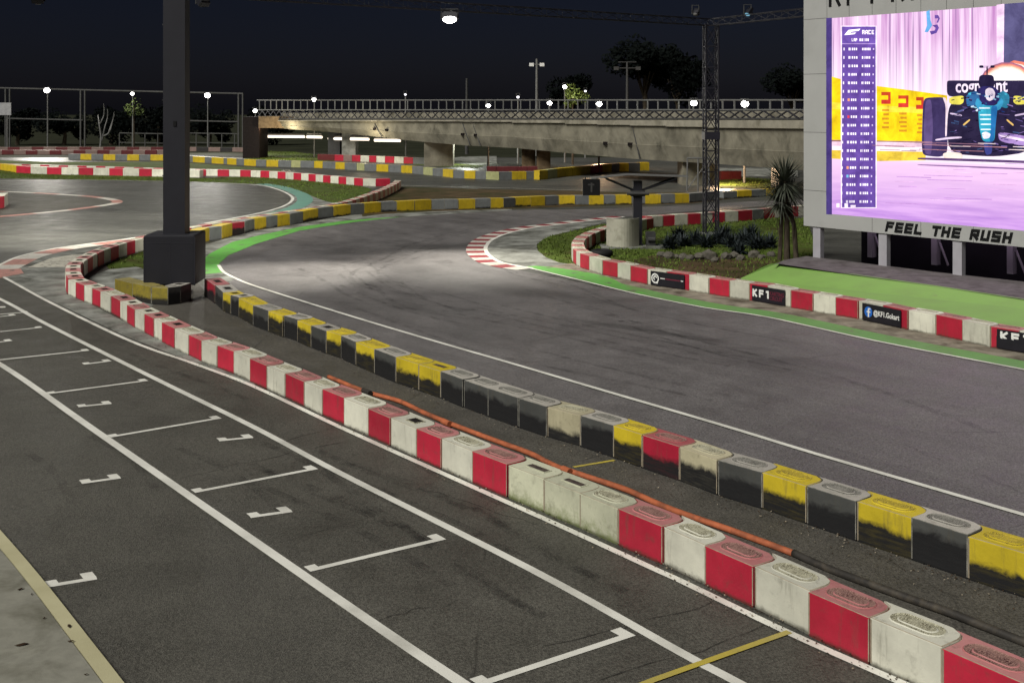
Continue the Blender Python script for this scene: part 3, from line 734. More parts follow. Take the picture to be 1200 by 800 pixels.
chain([g(x, 204.5) for x in range(570, 634, 12)], ['dark_red'], .45, .6, 'beside the boarded bridge pier', 'dark red blocks beside the bridge pier', side=1, detail=0, bulk=True)
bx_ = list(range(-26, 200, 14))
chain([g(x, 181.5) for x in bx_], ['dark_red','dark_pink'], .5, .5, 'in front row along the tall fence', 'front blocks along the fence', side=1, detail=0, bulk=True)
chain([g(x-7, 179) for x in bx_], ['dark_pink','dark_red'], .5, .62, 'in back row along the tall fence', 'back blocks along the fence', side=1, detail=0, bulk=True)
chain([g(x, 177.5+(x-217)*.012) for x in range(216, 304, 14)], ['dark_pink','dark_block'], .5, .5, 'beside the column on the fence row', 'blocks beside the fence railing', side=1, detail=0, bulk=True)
UX = [372,392,402.5,412.5,422.5,432.5,441,451,462,473,484,497]
UB = [(372,188),(440,190.5),(497,193)]
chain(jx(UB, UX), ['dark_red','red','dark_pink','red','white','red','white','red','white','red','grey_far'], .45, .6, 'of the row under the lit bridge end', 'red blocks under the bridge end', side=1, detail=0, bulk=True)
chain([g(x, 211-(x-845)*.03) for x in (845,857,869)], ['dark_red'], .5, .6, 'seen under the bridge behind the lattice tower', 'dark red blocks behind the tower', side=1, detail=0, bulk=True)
chain([g(x, 233.5-(x-848)*.06) for x in (848,864,881,898,915)], ['grey_far','yellow_far','grey_far','yellow_far'], .42, .42, 'at the far end behind the lattice tower', 'blocks behind the lattice tower', side=1, detail=0)
mb = MB(); p = g(-30, 247); q = g(9, 243)
chain([g(-40, 248.5), g(-22, 248), g(-6, 246.5), g(5, 244), g(9.5, 240)], ['red','white','red','white'], .45, .62, 'of the stub at the painted island', 'blocks at the painted island', side=1, detail=0)

me = bpy.data.meshes.new('blocks'); me.from_pydata(BULK['v'], [], BULK['f'])
names = sorted(set(BULK['m']))
for n_ in names: me.materials.append(M[n_])
for p_, c_ in zip(me.polygons, BULK['m']): p_.material_index = names.index(c_)
o = link('barrier_blocks', me, []); tag(o, 'small distant barrier blocks along the fence and under the bridge', 'barrier blocks', kind='stuff')
# leaf litter and grit gathered along the foot of the barriers
mb = MB()
for _ in range(2600):
    k = random.random(); xx = random.uniform(80, 1195)
    poly_ = L0 if k < .55 else YB_
    yy = lerp_poly(poly_, xx)+(random.gauss(-1, 1)*(3+xx/150) if k < .55 else abs(random.gauss(0, 1))*(2+xx/120))
    p = g(xx, yy); s_ = random.uniform(.004, .014); a = random.uniform(0, 6.28); zz = .026
    mb.face([(p.x+s_*math.cos(a+t), p.y+s_*math.sin(a+t)*.8, zz+(.006 if t > 3 else 0)) for t in (0, 1.6, 3.1, 4.5)], 0 if random.random() < .7 else 1)
o = mb.build('leaf_litter', [M['dead_leaf'], M['worn_pale']]); tag(o, 'grit and leaf scraps gathered along the barrier feet', 'litter', kind='stuff')

# ------------------------------------------------------------------ pipes
def pipe(name, pts, r, m, label, z=.045, zs=None):
    P = [g(p[0], p[1], z) for p in pts]
    for i, p in enumerate(P): p.z += random.uniform(-.008, .012)
    mb = MB(); mb.tube(catmull(P, 5), r, 12)
    o = mb.build(name, m, smooth=True); tag(o, label, 'pipe'); return o
OP = [(385,441),(400,448),(430,459),(467,470),(495,482),(523,495),(570,512),(620,531),(640,541),(655,548),(667,552),(700,562),(735,574),(770,590),(800,602),(865,624),(930,648)]
op = pipe('orange_pipe', OP, .038, M['orange'], 'orange plastic pipe lying along the back of the grid barrier')
for (x, y) in ((430,459),(523,495),(664,551)):
    a = g(x-4, y-1.9, .07); b = g(x+4, y+1.9, .07); mb = MB(); mb.tube([a, b], .047, 12)
    mb.build('coupling', M['black_pipe'] if x == 430 else M['orange'], op)
pipe('black_pipe', [(930,648),(965,663),(1010,681),(1060,699),(1110,717),(1160,736),(1210,755),(1300,790)], .042, M['black_pipe'], 'black pipe continuing from the end of the orange pipe')

# ------------------------------------------------------------------ banners on the island barrier
def mesh_text(s, size, name, m, parent, loc, bold=.0, shear=0, ext=.004, sx=1.0):
    cu = bpy.data.curves.new(name, 'FONT'); cu.body = s; cu.size = size; cu.offset = bold; cu.shear = shear; cu.extrude = ext
    cu.resolution_u = 3
    cu.materials.append(m)
    tmp = bpy.data.objects.new(name, cu); me = bpy.data.meshes.new_from_object(tmp); bpy.data.objects.remove(tmp)
    if not me.materials: me.materials.append(m)
    o = bpy.data.objects.new(name, me); C.objects.link(o); o.parent = parent
    o.location = loc; o.rotation_euler = (R(90), 0, 0); o.scale = (sx, 1, 1)
    return o
STROKES = {
 'F': [((0,0),(0,1)),((0,1),(.8,1)),((0,.52),(.7,.52))], 'E': [((0,0),(0,1)),((0,1),(.8,1)),((0,.5),(.75,.5)),((0,0),(.8,0))],
 'L': [((0,1),(0,0)),((0,0),(.75,0))], 'T': [((0,1),(.9,1)),((.45,1),(.45,0))], 'H': [((0,0),(0,1)),((.8,0),(.8,1)),((0,.5),(.8,.5))],
 'R': [((0,0),(0,1)),((0,1),(.8,1)),((.8,1),(.8,.48)),((.8,.48),(0,.48)),((.35,.48),(.8,0))],
 'U': [((0,1),(0,0)),((0,0),(.8,0)),((.8,0),(.8,1))], 'S': [((.8,1),(0,1)),((0,1),(0,.5)),((0,.5),(.8,.5)),((.8,.5),(.8,0)),((.8,0),(0,0))],
 'K': [((0,0),(0,1)),((0,.48),(.75,1)),((.12,.55),(.8,0))], '1': [((.45,0),(.45,1)),((.45,1),(.1,.95))], 'I': [((.1,0),(.1,1))],
 'A': [((0,0),(0,1)),((0,1),(.8,1)),((.8,1),(.8,0)),((0,.42),(.8,.42))], 'N': [((0,0),(0,1)),((0,1),(.8,0)),((.8,0),(.8,1))],
 'G': [((.8,1),(0,1)),((0,1),(0,0)),((0,0),(.8,0)),((.8,0),(.8,.5)),((.8,.5),(.45,.5))], 'C': [((.8,1),(0,1)),((0,1),(0,0)),((0,0),(.8,0))],
 'P': [((0,0),(0,1)),((0,1),(.8,1)),((.8,1),(.8,.45)),((.8,.45),(0,.45))],
}
def block_text(s, hgt, wid, th, adv, shear, name, m, parent, loc):
    """heavy squared letters in the local XZ plane, each stroke a hair proud of the one before"""
    mb = MB(); x = 0; k = 0
    for ch in s:
        if ch == ' ': x += adv*.75; continue
        for (a, b) in STROKES[ch]:
            A = Vector((x+a[0]*wid, 0, a[1]*(hgt-th)+th/2)); B = Vector((x+b[0]*wid, 0, b[1]*(hgt-th)+th/2))
            d = (B-A).normalized(); n = Vector((-d.z, 0, d.x))*th/2; A2 = A-d*th/2*.98; B2 = B+d*th/2*.98
            yo = -.012-.0006*(k % 9); k += 1
            pts = [A2-n, B2-n, B2+n, A2+n]
            fr = [Vector((p.x+p.z*shear, yo, p.z)) for p in pts]; bk = [Vector((p.x, -.001, p.z)) for p in fr]
            mb.face(fr); 
            for q in range(4): mb.face([fr[(q+1) % 4], fr[q], bk[q], bk[(q+1) % 4]])
        x += adv if ch not in 'I1' else adv*.62
    return mb.build(name, m, parent, loc)
def banner(x0, x1, label):
    ys = lambda x: lerp_poly(KF, x)
    A = g(x0, ys(x0)); B = g(x1, ys(x1)); d = (B-A); L = d.length; ang = math.atan2(d.y, d.x)
    n = Vector((d.y, -d.x, 0)).normalized()
    e = empty('banner_sign', A+n*.035, ang); tag(e, label, 'banner', 'black banners on the island barrier')
    mb = MB(); mb.box((0, -.008, .035), (L, .008, .425)); b_ = mb.build('board', M['board'], e)
    return b_, L
e, L = banner(763.5, 803, 'black banner with round white logo and thin red lettering')
mb = MB()
def ringp(cx, cz, r0, r1, a0=0, a1=2*math.pi, n=18, y=-.011):
    for k in range(n):
        t0 = a0+(a1-a0)*k/n; t1 = a0+(a1-a0)*(k+1)/n
        mb.face([(cx+r*math.cos(t), y, cz+r*math.sin(t)) for r, t in ((r1, t0), (r1, t1), (r0, t1), (r0, t0))])
ringp(.17, .23, .10, .14); ringp(.17, .24, .03, .065, 0, 4.5, y=-.0115)
mb.box((.12, -.012, .09), (.27, -.010, .13))
mb.build('emblem', M['print_white'], e)
mb = MB(); mb.box((.36, -.011, .235), (.52, -.009, .26)); mb.box((.9*L, -.011, .235), (.97*L, -.009, .26)); mb.build('lettering', M['print_white'], e)
mb = MB(); mb.box((.54, -.011, .23), (.88*L, -.009, .262)); mb.build('lettering', M['print_red'], e)
e, L = banner(882.5, 921, 'black banner reading KF1 in white, beside the green bank')
block_text('KF1', .20, .13, .05, .22, 0, 'lettering', M['print_white'], e, (.05, 0, .14))
mesh_text('KARTING', .14, 'lettering', M['print_red'], e, (.60, -.011, .24), .002, ext=.001, sx=.8)
mesh_text('CIRCUIT', .14, 'lettering', M['print_red'], e, (.60, -.011, .12), .002, ext=.001, sx=.8)
e, L = banner(1012, 1057, 'black banner with round blue social media badge and white handle')
mb = MB(); mb.disc((.20, -.011, .24), (0, -1, 0), .125, 24); mb.build('badge', M['print_blue'], e)
mb = MB(); mb.box((.185, -.014, .12), (.225, -.0125, .31)); mb.box((.15, -.0146, .225), (.265, -.0131, .258)); mb.box((.192, -.0152, .30), (.27, -.0137, .332)); mb.build('badge_letter', M['print_white'], e)
mesh_text('@KF1.Gokart', .165, 'lettering', M['print_white'], e, (.36, -.011, .19), .004, ext=.001, sx=(L-.42)/.93)
e, L = banner(1169.5, 1213, 'torn black banner reading KF1, farthest from the lattice tower')
block_text('KF1', .19, .15, .05, .24, 0, 'lettering', M['print_white'], e, (.10, 0, .20))
mb = MB(); 
mb.face([(0, -.026, .035), (1.3, -.026, .035), (1.3, -.026, .19), (1.05, -.026, .25), (.86, -.026, .21), (.7, -.026, .25), (.5, -.026, .20), (.3, -.026, .265), (.12, -.026, .24), (0, -.026, .28)])
mb.build('torn_flap', M['board'], e)

# green bank and platform below the screen
def zsheet(name, pts, m, kind='structure'):
    mb = MB(); P = [g(*p) for p in pts]; mb.face(P); me = mb.mesh(name)
    bm = bmesh.new(); bm.from_mesh(me)
    if bm.faces[:][0].normal.z < 0: bmesh.ops.reverse_faces(bm, faces=bm.faces[:])
    bm.to_mesh(me); bm.free(); o = link(name, me, m); o['kind'] = kind; return o
bz = .40
B0 = [(868,327,.03),(880,345,.03),(953,357,.03),(1064,379,.03),(1161,398,.03),(1300,424,.03),(1500,462,.03)]
B1 = [(868,326,.03),(900,310,.34),(912,308,.36),(1000,321,bz),(1100,335,bz),(1200,350,bz),(1350,372,bz),(1500,394,bz)]
zsheet('green_bank', B0+B1[::-1], M['green_bank'])
zsheet('screen_platform', [(905,311,.38),(912,309,bz-.005),(1000,322,bz-.005),(1100,336,bz-.005),(1200,351,bz-.005),(1500,395,bz-.005),(1500,372,bz-.005),(1200,330,bz-.005),(1100,319,bz-.005),(945,300,bz-.005),(918,305,bz-.005)], simple('grey platform', (.13, .115, .12), .9, 0, .25, 3, .4, .2, (.06, .05, .05), .4, 2))
PB = [g(912,309,0), g(1500,372,0)]

# ------------------------------------------------------------------ big screen
ux = Vector((.601, -.799, 0)); P0 = Vector((9.28, 37.0, 0)); ang = math.atan2(ux.y, ux.x)
scr = empty('video_screen', (9.28, 37.0, 0), ang)
tag(scr, 'huge lit video screen in grey cabinet showing a racing car', 'video screen')
def st(px): r = (px-600)/F; return (37*r-9.28)/(.601+.799*r)
def sz_(px, py): D = 37-.799*st(px); return H-(py-HY)*D/F
T0, T1, Z0, Z1 = .58, 11.15, 1.78, 7.74
CB, CT, CR = 1.345, 9.6, 12.6
mb = MB()
for lo, hi in (((-.31, 0, CB), (T0, .55, CT)), ((T0, 0, CB), (T1, .55, Z0)), ((T0, 0, Z1), (T1, .55, CT)), ((T1, 0, CB), (CR, .55, CT))):
    mb.box(lo, hi)
# dark panel joints
for z in [2.45, 4.25, 6.05, 7.75]: mb.box((-.31, -.0015, z), (T0-.01, .001, z+.012), 1)
for k in range(14):
    x = T0+.0+k*.82
    mb.box((x, -.0016, Z1+.01), (x+.012, .001, CT), 1); 
    if k % 2 == 0 and k: mb.box((x, -.0016, CB), (x+.012, .001, Z0-.01), 1)
cab = mb.build('cabinet', [M['cabinet'], M['dim_steel']], scr)
# the picture it shows, built as flat lit shapes on the LED face
mats = {}; mlist = []
def pm(c, s=1.0):
    k = (c, s)
    if k not in mats:
        lin = tuple((x/255/12.92 if x/255 <= .04045 else ((x/255+.055)/1.055)**2.4) for x in c)
        mats[k] = len(mlist); mlist.append(emit('screen colour', lin, s*1.0))
    return mats[k]
def pic_mat():
    m = bpy.data.materials.new('screen picture'); m.use_nodes = True; nt = m.node_tree; nt.nodes.clear()
    out = nt.nodes.new('ShaderNodeOutputMaterial'); e = nt.nodes.new('ShaderNodeEmission')
    v = coords(nt); s = nt.nodes.new('ShaderNodeSeparateXYZ'); nt.links.new(v, s.inputs[0])
    x, z = s.outputs[0], s.outputs[2]
    strk = noise(nt, mapping(nt, v, (5.0, 1, .22)), 1.0, 4, .6)
    strk2 = noise(nt, mapping(nt, v, (16, 1, .1)), 1.0, 2, .5)
    wall = ramp(nt, .32, .62, strk, (.50, .22, .50), (.90, .66, .88))
    wall = mix(nt, ramp(nt, .60, .68, strk2), wall, (.30, .16, .36))
    wall = mix(nt, ramp(nt, .30, .36, strk2, (1, 1, 1), (0, 0, 0)), wall, (.95, .90, .95))
    low = ramp(nt, .47, .70, math_(nt, 'MULTIPLY', z, .1), (1, 1, 1), (0, 0, 0))
    wall = mix(nt, math_(nt, 'MULTIPLY', low, .85), wall, (1.0, .90, .98))
    rn = noise(nt, mapping(nt, v, (.35, 1, 5)), 1.2, 5, .6)
    road = ramp(nt, .35, .65, rn, (.42, .20, .62), (.66, .38, .78))
    road = mix(nt, ramp(nt, .19, .36, math_(nt, 'MULTIPLY', z, .1)), road, (.88, .60, .82))
    k = ramp(nt, .345, .355, math_(nt, 'MULTIPLY', z, .1))
    nt.links.new(mix(nt, k, road, wall), e.inputs[0]); e.inputs[1].default_value = 1.05
    nt.links.new(e.outputs[0], out.inputs[0]); return m
mlist.append(pic_mat())
pic = MB(); lay = [0]
pic.face([(T0, -.002, Z0), (T1, -.002, Z0), (T1, -.002, Z1), (T0, -.002, Z1)], 0)
def poly(pts, c, s=1.0):
    lay[0] += 1
    pic.face([(st(x), -.003-.0006*lay[0], sz_(x, y)) for x, y in pts], pm(c, s))
def rect(x0, y0, x1, y1, c, s=1.0):
    poly([(x0, y0), (x1, y0), (x1, y1), (x0, y1)], c, s)
def mirror_x(x): return 2*1163-x
poly([(968.3,21.5),(975,21),(975,251.5),(968.3,251)], (72, 58, 118))
# bright pillar and the grey area behind it
poly([(1168,6),(1177,4.8),(1176,98),(1168,98)], (250, 214, 244))
poly([(1177,5),(1260,-2),(1260,98),(1176,92)], (88, 84, 124))
poly([(1168,100),(1171,84),(1178,76),(1188,72),(1200,74),(1210,82),(1215,110),(1168,110)], (250, 226, 214))
poly([(1178,76),(1188,71),(1200,73),(1210,81),(1208,83),(1198,76),(1188,74),(1179,78)], (236, 132, 110))
# yellow advertising wall
poly([(975,90),(986,93),(1028,101),(1060,105),(1096,110),(1110,112),(1110,166),(1060,166),(1028,165),(975,164)], (250, 214, 30))
poly([(975,120),(1028,124),(1090,126),(1090,133),(1028,131),(975,128)], (252, 226, 70))
poly([(975,166),(1110,168),(1110,173),(975,171)], (232, 196, 214))
poly([(975,164),(1095,166),(1095,168),(1040,166.5),(975,166)], (150, 110, 110))
poly([(975,176),(1085,178),(1085,188),(1028,189),(975,186)], (240, 206, 70))
for x0, x1, y in ((1033,1044,108),(1053,1065,112),(1074,1083,114)):
    rect(x0, y, x1, y+4, (196, 70, 40)); rect(x0, y+9, x1, y+14, (206, 60, 50)); rect(x1-3, y+4, x1, y+9, (204, 66, 44))
    for q in range(5): rect(x0+1+(q % 2)*1.5, y+20+q*5, x1-2, y+22.5+q*5, (214, 150, 40))
# white and blue banner up on the wall
poly([(1086,14),(1090,12),(1091,24),(1093,30),(1088,38),(1084,38),(1087,30)], (104, 170, 222))
poly([(1096,18),(1100,18),(1102,22),(1100,27),(1098,27),(1100,22),(1096,22)], (110, 80, 160)); poly([(1093,30),(1099,29),(1101,33),(1098,39),(1092,41),(1090,37),(1096,36),(1097,33)], (96, 70, 150))
# timing panel
rect(986, 30.5, 1028, 244, (252, 236, 250)); rect(987.3, 31.5, 1026.8, 243, (104, 76, 158)); rect(987.3, 31.5, 1026.8, 51, (112, 84, 170))
rect(987.3, 51.2, 1026.8, 52, (190, 160, 220))
poly([(990,41.5),(995,35.5),(1009,34),(1007,36.5),(998,37.5),(997,39),(1004,38.4),(1002,40.4),(996,41)], (255, 250, 255), 1.3)
def tiny(s, x0, x1, y0, y1, c=(250, 240, 250)):
    n = len(s); w = (x1-x0)/n
    for i, ch in enumerate(s):
        if ch == ' ' : continue
        a = x0+i*w
        if ch in '-': rect(a, (y0+y1)/2-.4, a+w*.8, (y0+y1)/2+.4, c); continue
        segs = {'R':[(0,0,.3,1),(.3,0,.9,.3),(.65,.2,.95,.6),(.3,.45,.8,.65),(.6,.65,.95,1)], 'A':[(0,.1,.3,1),(.3,0,.7,.25),(.7,.1,1,1),(.3,.5,.7,.7)],
                'C':[(0,0,.3,1),(.3,0,.9,.25),(.3,.75,.9,1)], 'E':[(0,0,.3,1),(.3,0,.9,.22),(.3,.4,.8,.6),(.3,.78,.9,1)], 'L':[(0,0,.3,1),(.3,.75,.85,1)],
                'P':[(0,0,.3,1),(.3,0,.9,.25),(.65,.25,.95,.6),(.3,.45,.65,.65)], 'x':[(0,.05,.75,.95)], 'i':[(.2,0,.5,1)]}.get(ch, [(0,.05,.75,.95)])
        for (u0, v0, u1, v1) in segs:
            rect(a+u0*w*.85, y0+v0*(y1-y0), a+u1*w*.85, y0+v1*(y1-y0), c, 1.2)
tiny('RACE', 1011, 1026, 35.5, 40.5); tiny('LAP xxixx', 999, 1020, 45.2, 48.8)
for k in range(19):
    y = 56.2+k*9.9
    c = (245, 236, 250)
    rect(989.6, y, 991, y+3.2, c)
    rect(995.5, y, 998, y+3.2, [(240,230,250),(236,70,90),(120,190,220),(240,160,120)][(k*7+1) % 4 if k in (6,8,9,14,15) else 0])
    tiny('xxx', 999.5, 1006.5+(k % 3)*.6, y, y+3.2); tiny('xixxx' if k else 'xxxxxx', 1011.5, 1022, y, y+3.2)
    rect(1024.3, y+.6, 1025.8, y+2.6, (220, 200, 240))
rect(984.5, 238, 988, 242.8, (255, 240, 255)); rect(994, 238, 998, 242.6, (255, 240, 255)); rect(1001, 240, 1007, 242.4, (255, 240, 255))
# the car: rear wing, wheels, wings, nose, halo
for q in range(7):   # blown-out sun behind the pillar
    rr = 31-q*1.5; poly([(1184+rr*1.1*math.cos(t*math.pi/9), 104+rr*math.sin(t*math.pi/9)) for t in range(18)], [(170,110,140),(226,130,120),(246,170,140),(252,210,190),(254,232,216),(255,244,234),(255,250,246)][q], .9+.06*q)
DK = (44, 38, 66); D2 = (38, 32, 60); TQ = (52, 160, 186)
def rounded(pts, n=4):
    V_ = [Vector((x, y, 0)) for x, y in pts]; m_ = len(V_); out = []
    for i in range(m_):
        a, b, c_ = V_[i-1], V_[i], V_[(i+1) % m_]
        p_ = b.lerp(a, .32); q_ = b.lerp(c_, .32)
        for k in range(n+1):
            t = k/n; r_ = p_.lerp(b, t).lerp(b.lerp(q_, t), t); out.append((r_.x, r_.y))
    return out
_poly = poly
def poly(pts, c, s=1.0): _poly(rounded(pts), c, s)
def both(pts, c, s=1.0):
    poly(pts, c, s); poly([(mirror_x(x), y) for x, y in pts][::-1], c, s)
poly([(1114,96),(1116,94.5),(1150,94.8),(1180,94.6),(1209,94.4),(1211,96),(1211,112),(1207,114),(1118,114),(1114,110)], DK)
WG = (248, 232, 250)
lay[0] += 2
wt = mesh_text('cognizant', 1.0, 'wing_lettering', mlist[pm(WG)], cab, (st(1124), -.003-.0006*lay[0], sz_(1124, 108.5)), .02, ext=0)
wt.scale = ((st(1203)-st(1124))/4.9, .50, 1)
lay[0] += 1
poly([(1150,80),(1158,78.5),(1158,77),(1164,77),(1164,80)], (220, 190, 220)); rect(1160.3, 78, 1162, 90, D2); rect(1152, 77, 1157, 80, D2); rect(1165, 77, 1170, 80, D2)
poly([(1152,90),(1155,88),(1166,88),(1169,90),(1170,100),(1167,106),(1155,106),(1151,99)], D2)
both([(1086,122),(1088,116),(1092,114.5),(1108,114),(1113,117),(1115,126),(1115,176),(1112,182),(1104,184),(1086,182),(1084.5,170)], (62, 52, 92))
both([(1089,118),(1096,116),(1098,150),(1096,182),(1088,180),(1087,150)], (92, 76, 122))
both([(1109,114),(1113,115),(1115.5,124),(1114,160),(1112,160),(1113,124)], (236, 214, 222))
poly([(1115,124),(1135,112),(1150,108),(1180,108),(1196,112),(1211,124),(1212,178),(1170,184),(1115,180)], (42, 36, 62))
both([(1117,114),(1134,112),(1134,120),(1130,123),(1117,122)], (226, 214, 90))
poly([(1136,112),(1148,106),(1154,112),(1150,124),(1138,126)], (50, 100, 150)); poly([(1188,112),(1180,106),(1172,112),(1174,124),(1186,128)], (50, 130, 160))
poly([(1150,104),(1158,101),(1170,102),(1176,108),(1176,118),(1168,124),(1154,122)], (48, 42, 96))
poly([(1159,106),(1163,103),(1168,104),(1171,109),(1170,116),(1164,119),(1160,116)], (240, 226, 236))
poly([(1150,114),(1158,124),(1172,124),(1178,114),(1181,120),(1176,130),(1152,130),(1147,122)], (60, 150, 190))
poly([(1151,124),(1174,124),(1171,150),(1170,166),(1156,166),(1152,148)], TQ)
poly([(1166,124),(1174,124),(1171,150),(1169,166),(1164,166),(1166,148)], (40, 110, 170))
for y, a in ((126,(1152,1165)),(134,(1153,1166)),(139,(1153,1166)),(145,(1154,1166)),(151,(1154,1166))): rect(a[0], y, a[1], y+1.6, (220, 236, 246))
poly([(1155,156),(1160,154),(1166,157),(1164,162),(1157,163)], (240, 240, 250))
poly([(1157,166),(1168,166),(1167,180),(1160,182)], (60, 66, 130))
both([(1118,132),(1132,134.5),(1132,136.5),(1118,134)], (210, 190, 220))
both([(1133,146),(1141,139.5),(1142,141),(1134,148)], (230, 190, 110))
both([(1101,163),(1118,160.5),(1132,160),(1132,162),(1118,163),(1101,165)], (226, 206, 230))
poly([(1174,154),(1211,160),(1211,172),(1176,166)], (160, 130, 190)); poly([(1176,157),(1211,164),(1211,167),(1176,160)], (236, 214, 240))
rs = random.Random(3)
for q in range(150):   # glints, winglets and suspension on the dark car
    x = rs.uniform(1117, 1209); y = rs.uniform(112, 180)
    if 1150 < x < 1176 and y < 166: continue
    l = rs.uniform(2, 11); dy = rs.uniform(-.35, .35)*l; h_ = rs.uniform(.4, 1.5)
    c_ = rs.choice([(24,20,44),(30,26,50),(78,66,112),(100,84,140),(132,112,168),(60,80,120),(20,16,36),(52,46,80)])
    _poly([(x, y), (x+l, y+dy), (x+l, y+dy+h_), (x, y+h_)], c_)
for q in range(26):    # liveried nose and shoulders
    x = rs.uniform(1140, 1186); y = rs.uniform(106, 130); l = rs.uniform(1.5, 6)
    _poly([(x, y), (x+l, y+rs.uniform(-2, 2)), (x+l*.8, y+rs.uniform(1, 3)), (x, y+1.5)], rs.choice([(40,120,160),(70,180,205),(200,220,235),(30,60,120),(40,36,80),(150,200,220)]))
for q in range(60):    # streaks of the moving road and kerb
    x = rs.uniform(976, 1230); y = rs.choice([rs.uniform(165, 176), rs.uniform(186, 240)]); l = rs.uniform(12, 60)
    if 984 < x+l and x < 1029: continue
    _poly([(x, y), (x+l, y+l*.03), (x+l, y+l*.03+rs.uniform(.4, 1.2)), (x, y+.7)], rs.choice([(200,150,215),(226,180,226),(186,136,206),(240,206,236)] if y > 180 else [(180,130,140),(240,220,220),(150,110,130)]))
poly([(1112,180),(1120,177.5),(1134,179),(1137,184),(1130,188),(1115,187)], (250, 226, 214))
poly([(1083,184),(1212,188),(1240,190),(1240,193),(1212,191),(1083,187)], (90, 64, 110)); poly([(1083,192),(1240,198),(1240,200),(1083,193.5)], (130, 96, 150))
pic.mi = pic.mi
po = link('picture', pic.mesh('picture'), mlist, cab)
# lettering on the cabinet
t0 = st(1040); z0 = sz_(1040, 271)
lt = (st(1193)-st(1041)); adv = lt/12.6
block_text('FEEL THE RUSH', .30, adv*.70, .082, adv*1.0, .24, 'lettering', M['ink'], cab, (st(1038.5), 0, CB+.065))
# title: only its lower edge falls inside the photograph
block_text('KF1 KARTING CIRCUIT', 1.0, .42, .10, .66, .0, 'title_lettering', M['ink'], cab, (st(973), 0, sz_(985, 7.5)))
# legs, braces and the dark back wall under it
for t_, px in ((.02, 951), (2.42, 1033), (4.85, 0), (7.3, 0), (9.7, 0), (12.0, 0)):
    mb = MB(); mb.box((t_, .04, bz-.02), (t_+.25, .10, CB)); mb.box((t_+.25, .04, bz-.02), (t_+.28, .22, CB))
    mb.build('leg', M['post'], scr)
for t_ in (.95, 3.2, 5.6):
    mb = MB(); mb.box((t_, 1.5, bz-.02), (t_+.18, 1.7, CB-.1)); 
    mb.tube([(t_+.5, 1.6, bz), (t_+.22, 1.6, CB-.3)], .035, 6); mb.build('rear_leg', M['post'], scr)
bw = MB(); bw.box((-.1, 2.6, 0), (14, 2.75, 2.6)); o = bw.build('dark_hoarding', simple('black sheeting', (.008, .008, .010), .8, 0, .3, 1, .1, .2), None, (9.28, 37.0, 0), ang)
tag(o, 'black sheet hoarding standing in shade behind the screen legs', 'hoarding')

# ------------------------------------------------------------------ steel column with padded box
cp = g(204, 349); cp.z = 0
e = empty('steel_column', cp, R(2)); tag(e, 'tall dark square steel column wrapped by a bulky padded box', 'column')
s = cp.y/F
mb = MB(); mb.box((-12.8*s, 0, 0), (12.6*s, .55, 12)); mb.build('shaft', M['column'], e)
zb = zat(332, cp.y); zt = zat(274, cp.y)
me = MB(); me.box((-31*s, -.36, zb), (28*s, .92, zt)); o = me.build('padded_box', M['pad'], e)
bv = o.modifiers.new('b', 'BEVEL'); bv.width = .04; bv.segments = 3
mb = MB(); mb.box((-.36, -.1, 0), (.36, .6, .12)); mb.build('foot_plate', M['column'], e)
mb = MB(); mb.box((-.02, -.02, zat(148, cp.y)), (.06, .0, zat(142, cp.y))); mb.build('bolt_plate', M['ink'], e)
mb = MB(); mb.tube([(-12.8*s-.03, .2, zt), (-12.8*s-.03, .2, 12)], .02, 8)
for z in (3.2, 5.2, 7.2): mb.box((-12.8*s-.06, .15, z), (-12.8*s, .25, z+.03))
mb.build('conduit', M['dim_steel'], e)
mb = MB()
for x_ in (-1, 1): 
    for z in (zt+.02,): mb.box((x_*.0-31*s-.004 if x_ < 0 else 28*s-.03, -.364, zb), (-31*s+.03 if x_ < 0 else 28*s+.004, -.358, z-.06))
mb.box((-.02, -.363, zb+.02), (.0, -.3585, zt-.06)); mb.box((-31*s+.05, -.3635, zt-.22), (28*s-.05, -.359, zt-.19))
mb.build('pad_seam', M['column'], e)
mb = MB()
for z in (zb+.35, zb+.95): mb.box((-31*s-.006, -.368, z), (28*s+.006, .928, z+.02))
pass

# ------------------------------------------------------------------ lattice tower and booms
def lattice(mb, A, B, w, r=.035, nb=12, up=Vector((0, 0, 1))):
    A = Vector(A); B = Vector(B); t = (B-A).normalized()
    u = t.cross(up).normalized() if abs(t.dot(up)) < .9 else Vector((1, 0, 0)); v = t.cross(u)
    cs = [u*a*w/2+v*b*w/2 for a, b in ((-1,-1),(1,-1),(1,1),(-1,1))]
    for i in range(nb):
        p = A.lerp(B, i/nb); q = A.lerp(B, (i+1)/nb)
        for k in range(4):
            c0, c1 = cs[k], cs[(k+1) % 4]
            mb.tube([p+c0, q+c1], r*.5, 4, caps=False); mb.tube([p+c1, q+c0], r*.5, 4, caps=False) if w > .45 else None
            mb.tube([p+c0, p+c1], r*.5, 4, caps=False)
    return cs
tb = g(833, 275); tw = .50; tz = zat(30, tb.y)
tower = empty('lattice_tower', (tb.x, tb.y, 0), R(3)); tag(tower, 'black steel lattice tower standing among the dark strap-leaved plants', 'tower')
mb = MB(); cs = lattice(mb, (0, 0, 0), (0, 0, tz), tw, .042, 10); mb.build('lattice', M['truss'], tower)
for k in range(4):
    mb = MB(); mb.tube([cs[k], cs[k]+Vector((0, 0, tz+.05))], .038, 8); mb.build('leg', M['truss'], tower)
mb = MB(); mb.box((-.38, -.38, 0), (.38, .38, .08)); mb.build('base_plate', M['concrete'], tower)
mb = MB(); mb.box((-.3, -.3, tz*.455), (.3, .3, tz*.455+.3)); mb.build('junction_collar', M['truss'], tower)
tt = Vector((tb.x, tb.y, tz+.12))
e2 = Vector((-9.0, 33.2, 8.25))
